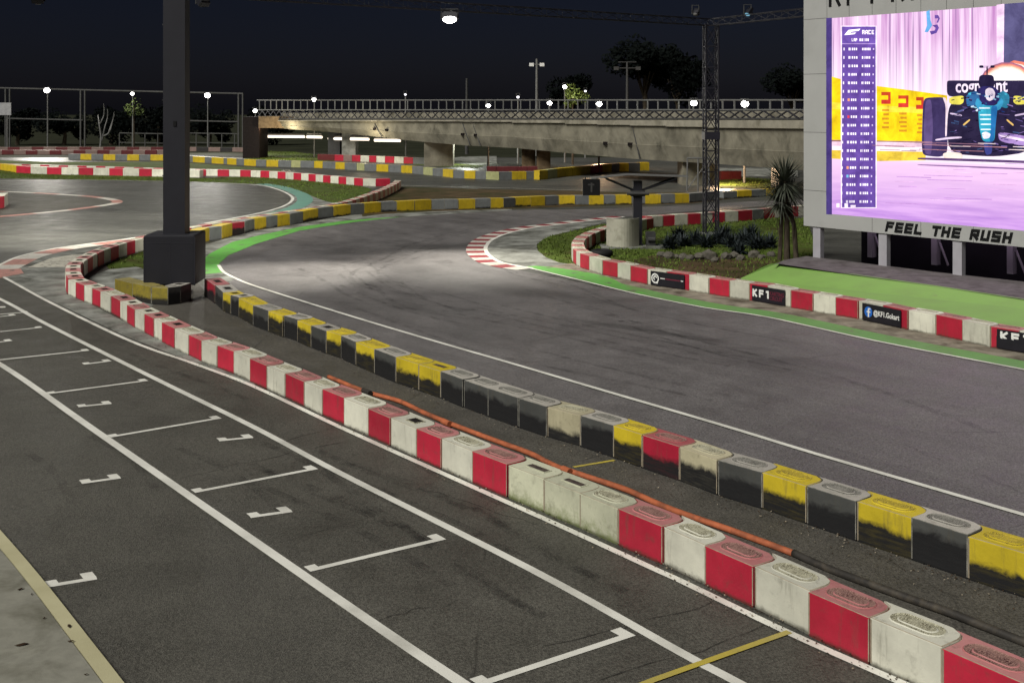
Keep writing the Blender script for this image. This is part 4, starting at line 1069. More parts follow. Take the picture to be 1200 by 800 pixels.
bm_ = MB(); d = (e2-tt); cs = lattice(bm_, tt, e2, .26, .020, 30)
for c in cs: bm_.tube([tt+c, e2+c], .016, 6)
o = bm_.build('lighting_boom', M['truss']); tag(o, 'long dark lattice boom spanning from the column to the lattice tower', 'boom')
e3 = Vector((10.2, 38.2, 8.15))
bm_ = MB(); cs = lattice(bm_, tt, e3, .26, .020, 9)
for c in cs: bm_.tube([tt+c, e3+c], .016, 6)
o = bm_.build('lighting_boom', M['truss']); tag(o, 'short dark lattice boom joining the tower to the screen', 'boom')

def flood(loc, aim, lit, label, pole=None, size=.3, name='floodlight', arm=.35, lens='lamp'):
    """box floodlight on a yoke: housing, lens, bracket and, where it stands, its pole"""
    loc = Vector(loc); e = empty(name, (loc.x, loc.y, 0 if pole else loc.z))
    tag(e, label, 'floodlight', 'floodlights round the circuit')
    off = Vector((0, 0, loc.z if pole else 0))
    d = (Vector(aim)-loc).normalized(); rot = d.to_track_quat('Y', 'Z').to_matrix()
    mb = MB(); s_ = size
    mb.box((-s_, -.16, -s_*.7), (s_, 0, s_*.7), 0, rot, off); mb.box((-s_*.8, -.24, -s_*.5), (s_*.8, -.161, s_*.5), 0, rot, off)
    for k in range(5): mb.box((-s_*.7+k*s_*.35, -.30, -s_*.45), (-s_*.7+k*s_*.35+.02, -.241, s_*.45), 0, rot, off)
    hs_ = mb.build('housing', M['truss'], e)
    mb = MB(); ri = [off+rot @ Vector((s_*.9*math.cos(t*math.pi/10), .012, s_*.75*math.sin(t*math.pi/10))) for t in range(20)]; cc = off+rot @ Vector((0, .012+s_*.45, 0)); rj = [p_.lerp(cc, .5)+rot @ Vector((0, s_*.12, 0)) for p_ in ri]
    for t in range(20):
        t2 = (t+1) % 20; mb.face([ri[t], ri[t2], rj[t2], rj[t]]); mb.face([rj[t], rj[t2], cc])
    mb.build('lens', M[lens], hs_)
    mb = MB(); mb.tube([off+Vector((-s_*1.1, 0, 0)), off+Vector((-s_*1.1, 0, arm)), off+Vector((s_*1.1, 0, arm)), off+Vector((s_*1.1, 0, 0))], .025, 6); mb.build('bracket', M['dim_steel'], e)
    if pole:
        mb = MB(); mb.tube([Vector((0, .2, 0)), Vector((0, .2, loc.z-.1))], [.09, .06], 8); mb.tube([Vector((0, .2, loc.z-.1)), off+Vector((0, 0, -.05))], .05, 6); mb.build('pole', M['galv'], e)
    return e
def spot(loc, aim, power, angle=110, blend=.8, color=(1, .95, .86), size=.25, name='lamp_and_added_light'):
    l = bpy.data.lights.new(name, 'SPOT'); l.energy = power; l.spot_size = R(angle); l.spot_blend = blend; l.color = color; l.shadow_soft_size = size
    o = bpy.data.objects.new(name, l); C.objects.link(o); o.location = loc
    o.rotation_euler = (Vector(aim)-Vector(loc)).to_track_quat('-Z', 'Y').to_euler(); return o
def point(loc, power, color=(1, .95, .86), size=.3):
    l = bpy.data.lights.new('lamp_and_added_light', 'POINT'); l.energy = power; l.color = color; l.shadow_soft_size = size
    o = bpy.data.objects.new('lamp_and_added_light', l); C.objects.link(o); o.location = loc; return o

# boom floodlight (lit)
lp = Vector(((527-600)/F*41.2, 41.2, zat(23, 41.2)))
flood(lp, g(520, 318), True, 'lit white floodlight hanging under the long boom over the track', None, .26, lens='lamp')
spot(lp+Vector((0, 0, -.12)), g(560, 308), 5600, 66, 1.0, (1, .95, .83), .3)
spot(lp+Vector((-.2, -.1, -.12)), g(330, 322), 9500, 40, 1.0, (1, .95, .83), .3)
# unlit heads along the booms
for i, (px, py, D, lab) in enumerate([(45,2,34,'unlit floodlight head seen above the fence corner at the top edge'),(237,5,34,'unlit floodlight head beside the top of the steel column'),
        (815,17,47.0,'small unlit floodlight beside the lattice tower top'),(876,17,44.0,'small bluish floodlight on the short boom by the screen')]):
    flood((at(px, D).x, D, zat(py, D)), g(700 if i > 1 else 100, 300), False, lab, None, .12 if i > 1 else .16, lens='glass_glow' if i == 3 else 'galv')

# ------------------------------------------------------------------ canopy shelter with curved panel
sb = g(747, 289); D = sb.y; s = D/F
e = empty('canopy_shelter', (sb.x, sb.y, 0), 0); tag(e, 'small flat canopy on one dark post with curved cream panel', 'shelter')
mb = MB(); mb.box((-.16, -.14, 0), (.16, .16, zat(212, D))); mb.build('post', M['column'], e)
mb = MB(); zc = zat(207, D)
pl = [(692-747, .05), (735-747, .19), (805-747, .12)]
for (x0, z0_), (x1, z1_) in zip(pl, pl[1:]):
    for sy0, sy1 in ((-.45, .45),):
        c = [(x0*s, sy0, zc+z0_-.12), (x1*s, sy0, zc+z1_-.12), (x1*s, sy1, zc+z1_-.12), (x0*s, sy1, zc+z0_-.12)]; t_ = [(a, b, z+.03) for a, b, z in c]
        mb.face(c[::-1]); mb.face(t_)
        for k in range(4): mb.face([c[k], c[(k+1) % 4], t_[(k+1) % 4], t_[k]])
mb.build('roof', M['galv'], e)
for sx, xx in ((-1, -38), (1, 45)):
    for yy in (-.35, .35):
        mb = MB(); mb.tube([(0, 0, zc-.55), (xx*s, yy, zc-.05)], .035, 6); mb.build('strut', M['truss'], e)
mb = MB(); mb.box((-.26, -.2, zc-.7), (.26, .2, zc-.5)); mb.tube([(-.4, -.22, zc-.6), (.4, -.22, zc-.6)], .06, 8); mb.build('bracket_box', M['dim_steel'], e)
# curved panel
mb = MB(); n = 12; hw = 19*s
for k in range(n):
    a0 = R(150)+R(240)*0; 
    t0_, t1_ = k/n, (k+1)/n
    def pt(t): 
        x = -hw+2*hw*t; y = -.50-.50*math.sin(math.pi*(t*.9+.05)); return x-(747-729)*s, y+.3
    x0, y0 = pt(t0_); x1, y1 = pt(t1_)
    for (ya, yb) in (((y0, y1), (y0+.05, y1+.05)),):
        mb.face([(x0, ya[0], .06), (x1, ya[1], .06), (x1, ya[1], 1.06), (x0, ya[0], 1.06)]); mb.face([(x0, yb[0], .06), (x0, yb[0], 1.06), (x1, yb[1], 1.06), (x1, yb[1], .06)])
        mb.face([(x0, ya[0], 1.06), (x1, ya[1], 1.06), (x1, yb[1], 1.06), (x0, yb[0], 1.06)])
mb.build('curved_panel', M['panel_cream'], e, smooth=False)
mb = MB(); mb.box((-1.35, -.85, 0), (.9, .3, .06)); mb.build('plinth', M['concrete'], e)
mb = MB(); mb.box((.3, -.3, .06), (.62, .1, .55)); mb.tube([(.34, -.34, .3), (.6, -.34, .3)], .08, 8); mb.build('pump_unit', M['dim_steel'], e)
# hanging sign box
hb = at(693, D-.9, 0); s2 = (D-.9)/F
e = empty('hanging_sign', (hb.x, hb.y, zat(229, D-.9))); tag(e, 'dark square sign box hanging below the small canopy', 'sign')
mb = MB(); mb.box((-10*s2, -.06, 0), (10*s2, .06, 19*s2)); mb.build('board', M['ink'], e)
mb = MB(); mb.tube([(-.2, 0, 19*s2), (-.2, 0, 21*s2)], .015, 6); mb.tube([(.2, 0, 19*s2), (.2, 0, 21*s2)], .015, 6); mb.build('hanger', M['truss'], e)
mb = MB(); mb.box((-.03, -.064, .12), (.03, -.061, .45)); mb.box((-.12, -.0645, .36), (.10, -.0615, .41)); mb.build('arrow', M['dim_steel'], e)
# tyre
tp = g(705, 301); ty = MB()
for k in range(20):
    pass
ct = [(tp.x+.27*math.cos(2*math.pi*k/20), tp.y+.27*math.sin(2*math.pi*k/20), .13) for k in range(21)]
ty.tube(ct, .12, 10, caps=False); o = ty.build('tyre', M['rubber'], smooth=True); tag(o, 'black tyre lying flat inside the island barrier tip', 'tyre')

# ------------------------------------------------------------------ planting
def blades(n, poly2, h0, h1, w, m, name):
    pass
def strap_plant(loc, n, L, label, name='strap_leaf_plant', m='leaf_blue', group='strap-leaved plants round the tower', w=.03):
    mb = MB()
    for i in range(n):
        a = random.uniform(0, 6.283); el = random.uniform(.5, 1.45); l = L*random.uniform(.6, 1.1)
        d = Vector((math.cos(a)*math.cos(el), math.sin(a)*math.cos(el), math.sin(el))); sd = Vector((-math.sin(a), math.cos(a), 0))*w
        p = Vector((random.uniform(-.12, .12), random.uniform(-.12, .12), 0)); pts = [p]
        for k in range(4):
            p = p+d*l/4; d = (d+Vector((0, 0, -.28))).normalized(); pts.append(p)
        for k in range(4):
            w0 = 1-(k/4)**2; w1 = 1-((k+1)/4)**2
            mb.face([pts[k]-sd*w0, pts[k]+sd*w0, pts[k+1]+sd*w1*.98, pts[k+1]-sd*w1*.98] if k < 3 else [pts[k]-sd*w0, pts[k]+sd*w0, pts[k+1]])
    o = mb.build(name, M[m], None, loc); tag(o, label, 'plant', group); return o
pls = [(785,292),(800,289),(815,287),(828,290),(843,286),(857,290),(872,287),(887,292),(902,290),(795,281),(848,279),(880,280),(866,298)]
plw = ['at the canopy end of the bed, first clump','second clump from the canopy','third clump from the canopy, before the tower','clump directly at the tower foot','first clump past the tower','second clump past the tower','third clump past the tower','fourth clump past the tower','last clump before the spiky yucca','on the lawn side, canopy end','behind the tower on the lawn side','lawn side clump toward the yucca','low clump among the stones past the tower']
for (x, y), wd in zip(pls, plw):
    strap_plant(g(x, y), 150, random.uniform(.55, .82), 'dark strap-leaved plant, '+wd, w=.035)
rks = [(775,301,.16),(784,303,.2),(793,303,.13),(801,304,.17),(809,305,.16),(820,304,.2),(831,304,.27),(838,307,.15),(851,304,.2),(860,303,.2),(868,305,.15),(884,302,.22),(893,304,.14),(904,301,.16)]
for i, (x, y, r) in enumerate(rks):
    bm = bmesh.new(); bmesh.ops.create_icosphere(bm, subdivisions=2, radius=r)
    for v in bm.verts:
        v.co *= 1+random.uniform(-.16, .16); v.co.z *= .75
    me = bpy.data.meshes.new('rock'); bm.to_mesh(me); bm.free()
    p = g(x, y); o = link('garden_stone', me, M['rock'], None, (p.x, p.y, r*.45), random.uniform(0, 6))
    tag(o, f"{ordn(i+1)} grey stone of the bed edging, counting from the canopy toward the yucca", 'stone', 'stones edging the plant bed')
# yucca
yp = g(925, 306); e = empty('yucca_tree', (yp.x, yp.y, 0)); tag(e, 'spiky yucca with shaggy trunks standing beside the screen', 'yucca')
def yucca_head(c, n, L, name='crown'):
    mb = MB()
    for i in range(n):
        z = random.uniform(-.75, 1); a = random.uniform(0, 6.283); q = math.sqrt(1-z*z)
        d = Vector((q*math.cos(a), q*math.sin(a), z)); sd = d.cross(Vector((0, 0, 1))).normalized()
        sd = sd*.025; l = L*random.uniform(.75, 1.08)
        p = Vector(c)+d*.08
        m_ = p+d*l*.5+Vector((0, 0, .0)); t_ = p+d*l+Vector((0, 0, -.10*l))
        mb.face([p-sd*.6, p+sd*.6, m_+sd, m_-sd]); mb.face([m_-sd, m_+sd, t_])
    mb.build(name, M['yucca'], e)
ys = yp.y/F
yucca_head(((919-925)*ys, 0, zat(214, yp.y)), 240, 1.1); yucca_head(((915-925)*ys, .1, zat(238, yp.y)), 180, .9); yucca_head(((929-925)*ys, .3, zat(228, yp.y)), 110, .8)
for dx, zt_, r in ((-.05, zat(212, yp.y), .10), (.14, zat(232, yp.y), .08), (-.2, zat(240, yp.y), .07)):
    mb = MB(); mb.tube([(dx*1.6, 0, 0), (dx*1.3, .05, zt_*.5), (dx*.5-.12, .02, zt_)], [r*1.1, r*.9, r*.75], 8)
    for k in range(60):
        z = random.uniform(.2, zt_); a = random.uniform(0, 6.28); x_ = dx*1.4-.08*z/zt_
        mb.face([(x_+r*math.cos(a), r*math.sin(a), z), (x_+r*math.cos(a+.3), r*math.sin(a+.3), z), (x_+r*1.25*math.cos(a+.15), r*1.25*math.sin(a+.15), z-.28)])
    mb.build('trunk', M['bark'], e)

# grass blades
from mathutils.geometry import tessellate_polygon
mbg = MB()
def inside(p, poly2):
    c = False; n = len(poly2); j = n-1
    for i in range(n):
        a, b = poly2[i], poly2[j]
        if (a.y > p[1]) != (b.y > p[1]) and p[0] < (b.x-a.x)*(p[1]-a.y)/(b.y-a.y)+a.x: c = not c
        j = i
    return c
for P, dens in GRASS:
    x0, x1 = min(p.x for p in P), max(p.x for p in P); y0, y1 = min(p.y for p in P), max(p.y for p in P)
    x0 = max(x0, -60); n = min(26000, int((x1-x0)*(y1-y0)*dens*9))
    for _ in range(n):
        p = (random.uniform(x0, x1), random.uniform(y0, y1))
        if not inside(p, P): continue
        k = math.sin(p[0]*1.7)+math.sin(p[1]*.9+p[0]*.4)
        if random.random() > .62+.25*k: continue
        a = random.uniform(0, 3.14); w = .012*(1+p[1]/40); hh = random.uniform(.03, .10)
        dx, dy = math.cos(a)*w, math.sin(a)*w
        mbg.face([(p[0]-dx, p[1]-dy, .012), (p[0]+dx, p[1]+dy, .012), (p[0]+random.uniform(-.05, .05), p[1]+random.uniform(-.05, .05), .012+hh)])
o = mbg.build('grass', M['blade']); tag(o, 'short green grass growing on the verges and island lawn', 'grass', kind='stuff')

# ------------------------------------------------------------------ bridge
BD = [(285,124),(340,117),(440,107),(600,92),(725,82),(825,74),(936,66),(1100,57),(1300,49)]
BBOT = [(285,146),(315,150),(387,155.5),(440,161),(470,164.5),(525,170),(600,174),(662,180),(725,186),(825,192),(900,197.5),(936,200),(1100,212),(1300,226)]
bxs = [300,315,340,387,437,470,500,540,600,662,700,738,780,825,870,900,936,1000,1100,1300]
br = empty('bridge', (at(600, 92).x, 92, 0)); tag(br, 'long curved concrete flyover bridge with steel railing crossing behind the track', 'bridge')
org = Vector((at(600, 92).x, 92, 0))
web = MB(); slab = MB(); line = MB(); S = []
for x in bxs:
    D = lerp_poly(BD, x); p = at(x, D); S.append((p, zat(141, D), zat(lerp_poly(BBOT, x), D), D))
def nrm(i):
    a = S[max(i-1, 0)][0]; b = S[min(i+1, len(S)-1)][0]; t = (b-a).normalized(); return Vector((-t.y, t.x, 0))
for i in range(len(S)-1):
    (p, t0_, b0, D0), (q, t1_, b1, D1) = S[i], S[i+1]; n0, n1 = nrm(i), nrm(i+1)
    n0 = n0 if n0.y > 0 else -n0; n1 = n1 if n1.y > 0 else -n1
    def P3(p_, n_, o_, z): v = p_+n_*o_; return Vector((v.x, v.y, z))-org
    th = .10+.36*max(0, min(1, (S[i][0].x/S[i][0].y*F+600-520)/300))
    m0 = (t0_-th)*.45+b0*.55; m1 = (t1_-th)*.45+b1*.55
    A = [P3(p, n0, 0, t0_), P3(p, n0, 0, t0_-th), P3(p, n0, .16, t0_-th-.02), P3(p, n0, .30, m0), P3(p, n0, .26, m0-.02), P3(p, n0, .55, b0), P3(p, n0, 4.6, b0), P3(p, n0, 6, t0_-th), P3(p, n0, 6, t0_)]
    B = [P3(q, n1, 0, t1_), P3(q, n1, 0, t1_-th), P3(q, n1, .16, t1_-th-.02), P3(q, n1, .30, m1), P3(q, n1, .26, m1-.02), P3(q, n1, .55, b1), P3(q, n1, 4.6, b1), P3(q, n1, 6, t1_-th), P3(q, n1, 6, t1_)]
    for k in range(8):
        f_ = [A[k], A[k+1], B[k+1], B[k]]
        (slab if k in (0, 1, 7) else web).face(f_)
    slab.face([A[8], A[0], B[0], B[8]])
slab.build('deck', M['soffit'], br); web.build('girder', M['bridge_concrete'], br)
def bp(x, off=0.0):
    D = lerp_poly(BD, x)
    for k in range(len(bxs)-1):
        if bxs[k] <= x <= bxs[k+1]:
            n_ = nrm(k); break
    else: n_ = nrm(len(bxs)-2)
    n_ = n_ if n_.y > 0 else -n_
    return at(x, D)-org+n_*off, D
# expansion joints and weep holes on the girder face
for x in (437, 540, 552, 738):
    p, D = bp(x, .2); q, _ = bp(x+6, .3); mb = MB(); zt_ = zat(145, D)
    mb.tube([(p.x, p.y-.05, zt_), (q.x+.1, q.y-.02, zat(lerp_poly(BBOT, x+8)-1, D))], .05, 5); mb.build('expansion_joint', M['dim_steel'], br)
for x, y in ((437,151),(451,152.5),(540,157.5),(555,158.5),(707,168),(736,169)):
    p, D = bp(x, .28); z = zat(y, D); mb = MB(); mb.box((p.x-.22, p.y-.12, z-.1), (p.x+.22, p.y+.3, z+.1)); mb.build('weep_hole', M['slot'], br)
# railing
world = [];
xs_f = [300+i*(1300-300)/400 for i in range(401)]
Pw = [(bp(x, .12)[0], lerp_poly(BD, x)) for x in xs_f]
cum = [0]
for a, b in zip(Pw, Pw[1:]): cum.append(cum[-1]+(b[0]-a[0]).length)
def along(d):
    i = 0
    while i < len(cum)-2 and cum[i+1] < d: i += 1
    t = (d-cum[i])/max(1e-9, cum[i+1]-cum[i]); return Pw[i][0].lerp(Pw[i+1][0], t), Pw[i][1]+(Pw[i+1][1]-Pw[i][1])*t
def curve_at(py): return [Vector((p.x, p.y, zat(py, D))) for p, D in Pw[::8]]
for nm, py, r in (('handrail', 117.5, .05), ('mid_rail', 129, .05), ('bottom_rail', 139.5, .07)):
    mb = MB(); mb.tube(curve_at(py), r, 6); mb.build(nm, M['galv'] if nm != 'bottom_rail' else M['dim_steel'], br)
d = .5; npost = 0
while d < cum[-1]-.5 and npost < 95:
    p, D = along(d); mb = MB(); zt_, zb_ = zat(117.5, D), zat(129, D)
    mb.box((p.x-.045, p.y-.045, zb_), (p.x+.045, p.y+.045, zt_)); mb.build('post', M['galv'], br); d += 1.12; npost += 1
lat = MB(); d = 0; k = 0
while d < cum[-1]-2.4:
    p, D = along(d); q, D2_ = along(d+2.2)
    a0, a1 = zat(139.5, D), zat(130, D); c0, c1 = zat(139.5, D2_), zat(130, D2_)
    lat.tube([(p.x, p.y, a0), ((p.x+q.x)/2, (p.y+q.y)/2, (a1+c1)/2), (q.x, q.y, c0)], .06, 5)
    lat.tube([(p.x, p.y, a1), ((p.x+q.x)/2, (p.y+q.y)/2, (a0+c0)/2), (q.x, q.y, c1)], .045, 5)
    d += 2.2
lat.build('lattice', M['truss'], br)
mb = MB(); pts = [Vector((p.x, p.y+1.6, zat(135, D))) for p, D in Pw[10::8]]; 
for a, b in zip(pts, pts[1:]):
    mb.face([a-Vector((0, 0, .32)), b-Vector((0, 0, .32)), b+Vector((0, 0, .22)), a+Vector((0, 0, .22))])
mb.build('far_parapet', M['soffit'], br)
# piers
for i, (x, w_, m_, lab) in enumerate([(369,7,'dim_steel',''),(386,8,'concrete',''),(489,17,'bridge_concrete',''),(591,8,'ply',''),(608,8,'ply',''),(783,21,'bridge_concrete',''),(877,6,'dim_steel','')]):
    p, D = bp(x, 2.4); s_ = D/F; z = zat(lerp_poly(BBOT, x), D)+.1
    mb = MB(); mb.box((p.x-w_*s_, p.y-1.2, 0), (p.x+w_*s_, p.y+1.2, z)); mb.build('pier', M[m_], br)
p, D = bp(322, .5); mb = MB(); mb.box((p.x-1.9, p.y-.8, zat(150, D)), (p.x+1.6, p.y+4, zat(136.5, D))); mb.build('abutment', M['ply'], br); mb = MB(); mb.box((p.x-3.6, p.y-.2, 0), (p.x-1.95, p.y+4, zat(137, D))); mb.build('end_wall', M['slot'], br)
# tube lights under the bridge end
for i, (x0, x1, y, lab) in enumerate([(306,357,160,'longest lit tube light under the bridge end'),(360,377,160.5,'short lit tube light joined to the longest tube'),(385,404,162.5,'lit tube light just past the grey bridge pier'),(411,432,163,'third lit tube light, between two bridge piers'),(439,469,164.5,'lit tube light ending beside the concrete pier')]):
    D = lerp_poly(BD, x0)+2.5; a = at(x0, D, zat(y, D)); b = at(x1, D-1, zat(y+.3, D-1)); mid = (a+b)/2
    e = empty('tube_light', (mid.x, mid.y, mid.z)); tag(e, lab, 'tube light', 'tube lights under the bridge')
    mb = MB(); mb.tube([a-mid, b-mid], .14, 8); mb.build('tube', M['tube'], e)
    mb = MB(); mb.tube([a-mid+Vector((0, 0, .3)), b-mid+Vector((0, 0, .3))], .08, 6); 
    mb.tube([a-mid, a-mid+Vector((0, 0, .3))], .03, 5); mb.tube([b-mid, b-mid+Vector((0, 0, .3))], .03, 5); mb.build('batten', M['dim_steel'], e)
# steel braced frame under the bridge by the canopy
e = empty('steel_frame', at(818, 72)); tag(e, 'thin braced steel frame standing under the bridge beside the tower', 'frame')
mb = MB(); s_ = 72/F
for x in (-13, 0, 13): mb.tube([(x*s_, 0, 0), (x*s_*.95, 0, 2.0)], .05, 6)
mb.tube([(-13*s_, 0, 2), (13*s_, 0, 2)], .05, 6); mb.tube([(-13*s_, 0, .1), (13*s_, 0, 1.9)], .035, 5); mb.build('bracing', M['galv'], e)
# white track surface seen beyond the bridge
turf('far_apron', [(500,189),(540,184),(582,183),(582,192),(560,193.5),(530,191)], .014, m='concrete')
turf('far_apron', [(820,197),(900,197),(935,200),(935,207),(845,207),(820,211)], .014, m='concrete')

# floodlights beyond and on the bridge
fl = [(572,124,100,'bright floodlight behind the bridge railing beside the magenta glow',.2),(644,121,96,'floodlight behind the railing near the yellow-lit shrub',.2),(702,122,92,'floodlight behind the railing between the two masts',.24),
      (813,121,84,'floodlight behind the railing next to the lattice tower',.24),(873,122,80,'brightest floodlight behind the bridge railing, beyond the tower',.27),(662,102,110,'small lamp shining above the yellow-lit shrub',.2),(686,107,120,'tiny distant lamp between shrub and far mast',.13),
      (55,106,140,'bright floodlight on a thin pole behind the tall fence',.36),(243,112,140,'bright floodlight behind the fence beside the steel column',.36),(155,110,145,'floodlight half hidden by leaves behind the fence',.22),(299,130,126,'floodlight at the dark end of the bridge',.22),(368,117,122,'small wedge-shaped floodlight above the start of the railing',.22),(475,111,115,'small dim floodlight standing over the bridge railing',.12),(607,114,108,'small pale floodlight on the bridge beside the tall mast',.14)]
for x, y, D, lab, sz in fl:
    p = Vector((at(x, D).x, D, zat(y, D))); flood(p, Vector((p.x*.4, 20, 0)), True, lab, True, sz, lens='lamp' if sz > .15 else 'lamp_soft')
# masts
for x, y0, D, lab in ((629,69,125,'tall pale lamp mast with two heads behind the bridge'),(735,73,120,'dim lamp mast with crossarm in front of dark trees'),(547,92,130,'thin dark pole rising behind the bridge')):
    p = at(x, D); e = empty('lamp_mast', (p.x, p.y, 0)); tag(e, lab, 'mast', 'masts beyond the bridge')
    m_ = M['galv'] if x == 629 else M['dim_steel']; zt_ = zat(y0, D)
    mb = MB(); mb.tube([(0, 0, 0), (0, 0, zt_)], [.2, .11], 8); mb.build('pole', m_, e)
    if x != 547:
        wd = .55 if x == 629 else 1.1
        mb = MB(); mb.tube([(-wd, 0, zt_-.6), (wd, 0, zt_-.6)], .06, 6)
        if x == 735: mb.tube([(-.9, 0, zt_), (.9, 0, zt_)], .05, 6)
        mb.build('crossarm', m_, e)
        for sx in (-1, 1):
            mb = MB(); mb.box((sx*wd-.24, -.2, zt_-.8), (sx*wd+.24, .2, zt_-.45)); mb.build('lamp_head', M['print_white'] if x == 629 else m_, e)

# ------------------------------------------------------------------ tall fence, railing, sign, bare tree
FD = 150
fe = empty('tall_fence', at(0, FD)); tag(fe, 'tall dark netting fence on paired steel posts behind the far barrier', 'fence'); fo = at(0, FD)
def fp(x, y, D=FD): return Vector((at(x, D).x-fo.x, 0, zat(y, D)))
for x in (-60, 9, 97, 282):
    for dx in (-2.5, 2.5):
        mb = MB(); a = fp(x+dx, 172); a.z = 0; mb.tube([a, fp(x+dx, 103+x*.024)], .12, 6); mb.build('post', M['fence_steel'], fe)
mb = MB(); mb.tube([fp(-80, 101.5), fp(285, 110)], .11, 6); mb.build('top_rail', M['fence_steel'], fe)
mb = MB(); mb.tube([fp(9, 139), fp(97, 141)], .09, 6); mb.build('mid_rail', M['fence_steel'], fe)
mb = MB(); mb.tube([fp(215, 141.5), fp(280, 143)], .09, 6); mb.build('mid_rail', M['fence_steel'], fe)
for x0, x1, lab in ((140,191,'low steel railing beyond the far barrier beside the bare tree'),(215,278,'low steel railing beyond the far barrier, past the column')):
    e = empty('low_railing', at(x0, 146)); tag(e, lab, 'railing', 'low railings before the fence'); o_ = at(x0, 146)
    def rp(x, y): return Vector((at(x, 146).x-o_.x, 0, zat(y, 146)))
    mb = MB(); mb.tube([rp(x0, 156), rp(x1, 157)], .07, 6); mb.tube([rp(x0, 167), rp(x1, 168)], .05, 6); mb.build('rail', M['fence_steel'], e)
    x = x0
    while x <= x1+1:
        a = rp(x, 170); a.z = 0; mb = MB(); mb.tube([a, rp(x, 156.5)], .07, 6); mb.build('post', M['fence_steel'], e); x += 15
p = at(5, 138); e = empty('white_sign', (p.x, p.y, 0)); tag(e, 'pale rectangular sign board on a post at the fence edge', 'sign')
mb = MB(); mb.box((-1.4, -.06, zat(135, 138)), (.8, .06, zat(120.5, 138))); mb.build('board', simple('pale board', (.33, .33, .34), .6), e)
mb = MB(); mb.tube([(.3, .1, 0), (.3, .1, zat(122, 138))], .09, 6); mb.build('post', M['galv'], e)
def branchy(base, specs, label, name='bare_tree'):
    e = empty(name, base); tag(e, label, 'tree'); mb = MB()
    for pts, r in specs: mb.tube(catmull(pts, 4), [r*(1-.6*i/(4*(len(pts)-1))) for i in range(4*(len(pts)-1)+1)], 6)
    mb.build('trunk', M['galv'], e); return e
p = at(120, 142); q = lambda x, y: ((x-120)*142/F, random.uniform(-.3, .3), zat(y, 142))
branchy(p, [([q(118,176),q(119,160),q(117,145),q(115,135)],.13),([q(119,165),q(122,150),q(125,138),q(126,128)],.1),([q(120,160),q(128,155),q(132,140),q(134,132)],.1),([q(117,145),q(121,135),q(122,122)],.08),([q(128,155),q(130,144),q(135,134)],.06)], 'pale leafless tree with upright forked branches before the fence')

# trees
def crown_mesh(n, rad, seed, leaf=.35, flat=.75, blobs=9):
    rnd = random.Random(seed); mb = MB()
    bl = []
    for _ in range(blobs):
        a = rnd.uniform(0, 6.283); q = rnd.uniform(.15, .75)*rad
        bl.append((Vector((q*math.cos(a), q*math.sin(a), rnd.uniform(-.45, .6)*rad*flat)), rnd.uniform(.25, .5)*rad))
    for _ in range(n):
        c, r = rnd.choice(bl); z = rnd.uniform(-1, 1); a = rnd.uniform(0, 6.283); q = math.sqrt(1-z*z)
        rr = r*rnd.uniform(.55, 1.08)
        p = c+Vector((q*math.cos(a), q*math.sin(a), z))*rr
        u = Vector((rnd.gauss(0, 1), rnd.gauss(0, 1), rnd.gauss(0, 1))).normalized(); v = u.orthogonal().normalized(); l = leaf*rnd.uniform(.5, 1.2)
        mb.face([p-u*l*.5, p+v*l*.28, p+u*l*.5, p-v*l*.28])
    return mb.mesh('crown')
crowns = [crown_mesh(3600, 4.0, s_, .55) for s_ in (1, 2, 3)]
def tree(x, D, zc, sc_, k, label, group='dark trees beyond the circuit', m='leaf_dark', name='leafy_tree'):
    p = at(x, D); e = empty(name, (p.x, p.y, 0)); tag(e, label, 'tree', group)
    me = crowns[k % 3] if m == 'leaf_dark' else crowns[k % 3].copy()
    if m != 'leaf_dark': me.materials.clear() if len(me.materials) else None
    o = link('crown', me, M[m], e, (0, 0, zc), k*1.3); o.scale = (sc_, sc_, sc_*random.uniform(.85, 1.15))
    mb = MB(); mb.tube([(0, 0, 0), (.15, 0, zc*.5), (0, 0, zc+.5*sc_)], [.32*sc_, .25*sc_, .12*sc_], 7)
    for a in range(5): mb.tube([(0, 0, zc*.6), (math.cos(a*1.3)*1.2*sc_, math.sin(a*1.3)*1.2*sc_, zc)], [.12*sc_, .05*sc_], 5)
    mb.build('trunk', M['bark'], e)
tree(668, 155, 7, .9, 0, 'dark tree crown behind the shrub and its small lamp'); tree(755, 150, 10.5, 1.35, 1, 'largest dark tree, behind the dim mast'); tree(793, 160, 9, 1.1, 2, 'dark tree just before the lattice tower, far behind the bridge')
tree(928, 155, 8, 1.1, 1, 'dark tree half hidden by the screen edge')
for x, k, lab in ((20,0,'dark tree behind the fence corner with the white sign'),(75,1,'dark tree behind the fence beside its bright floodlight'),(130,2,'dark tree behind the bare forked tree'),(185,0,'dark tree behind the fence just before the column'),(245,1,'dark tree behind the floodlight past the column'),(310,2,'dark tree over the dark end of the bridge')):
    tree(x, 162, 2.6, .95, k, lab, 'dark trees behind the fence')
# small lit plants
crowns.append(None)
def small_tree(x, D, zc, r, label, leaf='leaf_green', n=260):
    p = at(x, D); e = empty('small_tree', (p.x, p.y, 0)); tag(e, label, 'tree')
    link('crown', crown_mesh(n, r, int(x), .3, 1.0, 6), M[leaf], e, (0, 0, zc)); mb = MB(); mb.tube([(0, 0, 0), (0, 0, zc)], [.1, .05], 6); mb.build('trunk', M['bark'], e)
small_tree(157, 142, 5.2, 1.5, 'small tree with leaves lit yellow-green by the floodlight behind the fence'); small_tree(671, 106, 5.9, 1.4, 'shrub glowing yellow-green above the bridge railing', n=420)

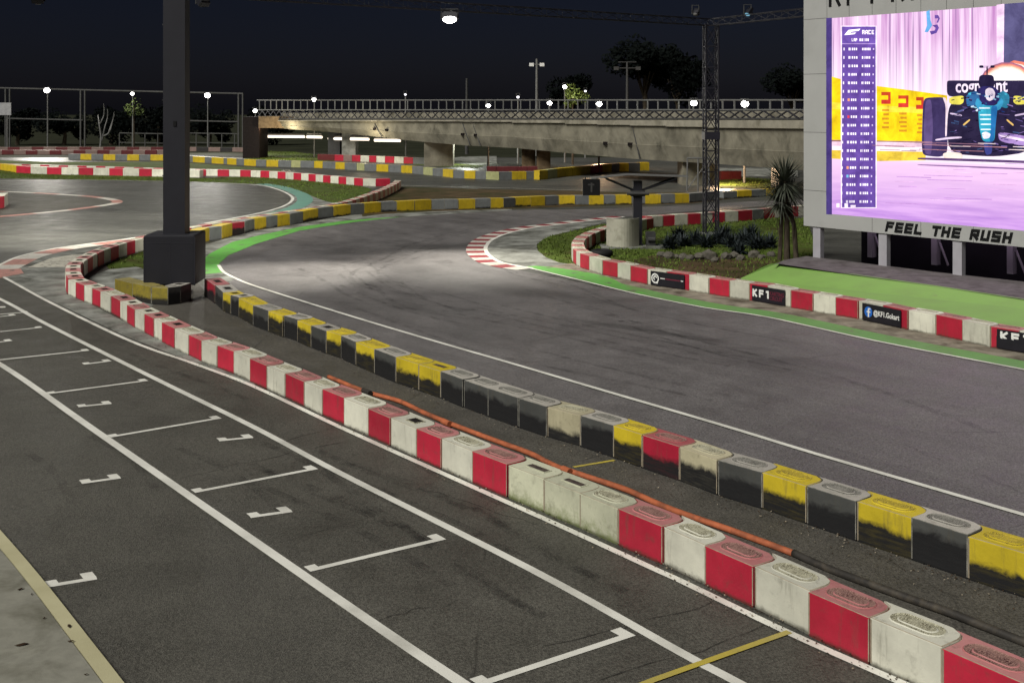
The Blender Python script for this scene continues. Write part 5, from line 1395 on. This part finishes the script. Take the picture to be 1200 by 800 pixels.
# ------------------------------------------------------------------ light
spot((at(55,138).x, 137.5, 7.0), g(80, 212), 9000, 150, .8, (1, .95, .85), .5)
spot((at(243,138).x, 137.5, 6.5), g(160, 225), 9000, 150, .8, (1, .96, .88), .5)
spot((at(45, 34).x, 34, 7.7), g(70, 240), 42000, 62, 1.0, (1, .96, .85), .4)  # added spot at an unlit head, brightens the far left track
spot((at(237, 34).x, 34, 7.7), g(235, 262), 9000, 58, 1.0, (1, .96, .85), .4)  # second added spot, at the unlit head beside the column
point((at(666,106).x, 105, 7.0), 220, (1, .9, .6))
point((at(157,142).x-.6, 141, 6.6), 220, (1, .95, .8))
point((at(855,76).x, 78, 1.2), 900, (1, .68, .42))
point((at(700,98).x, 97.5, 1.5), 1100, (1, .62, .34))
point((at(548,108).x, 106, 2.0), 700, (.95, 1, .9))
point((at(335,118).x, 116.5, 2.4), 420, (1, .86, .6))
point((at(430,108).x, 106.5, 2.2), 260, (1, .86, .6))
point((at(312,122).x, 119.5, 3.0), 60, (1, .55, .3))
sun = bpy.data.lights.new('floodlit_wash', 'SUN'); sun.energy = 3.2; sun.angle = R(30); sun.color = (1, .975, .90)
so = bpy.data.objects.new('floodlit_wash', sun); C.objects.link(so)
sd = Vector((-.50, -.52, .72)).normalized(); so.rotation_euler = sd.to_track_quat('Z', 'Y').to_euler()
w = bpy.data.worlds.new('World'); sc.world = w; w.use_nodes = True; nt = w.node_tree
bg = nt.nodes['Background']; sky = nt.nodes.new('ShaderNodeTexSky'); sky.sky_type = 'NISHITA'; sky.sun_disc = False
sky.sun_elevation = math.asin(sd.z); sky.sun_rotation = math.atan2(sd.x, sd.y)
nt.links.new(mix(nt, 1.0, sky.outputs[0], (.72, .72, 1.2), 'MULTIPLY'), bg.inputs[0]); bg.inputs[1].default_value = .0019

cam = bpy.data.cameras.new('camera'); co = bpy.data.objects.new('camera', cam); C.objects.link(co); sc.camera = co
co.location = (0, 0, H); co.rotation_euler = (R(90), 0, 0)
cam.sensor_fit = 'HORIZONTAL'; cam.sensor_width = 36; cam.lens = 36*F/1200; cam.shift_x = 0; cam.shift_y = -(400-HY)/1200
cam.clip_end = 2000
sc.view_settings.view_transform = 'Standard'; sc.view_settings.look = 'None'; sc.view_settings.exposure = .25; sc.view_settings.gamma = 1
sc.view_settings.use_curve_mapping = False
try: sc.cycles.use_denoising = True
except Exception: pass
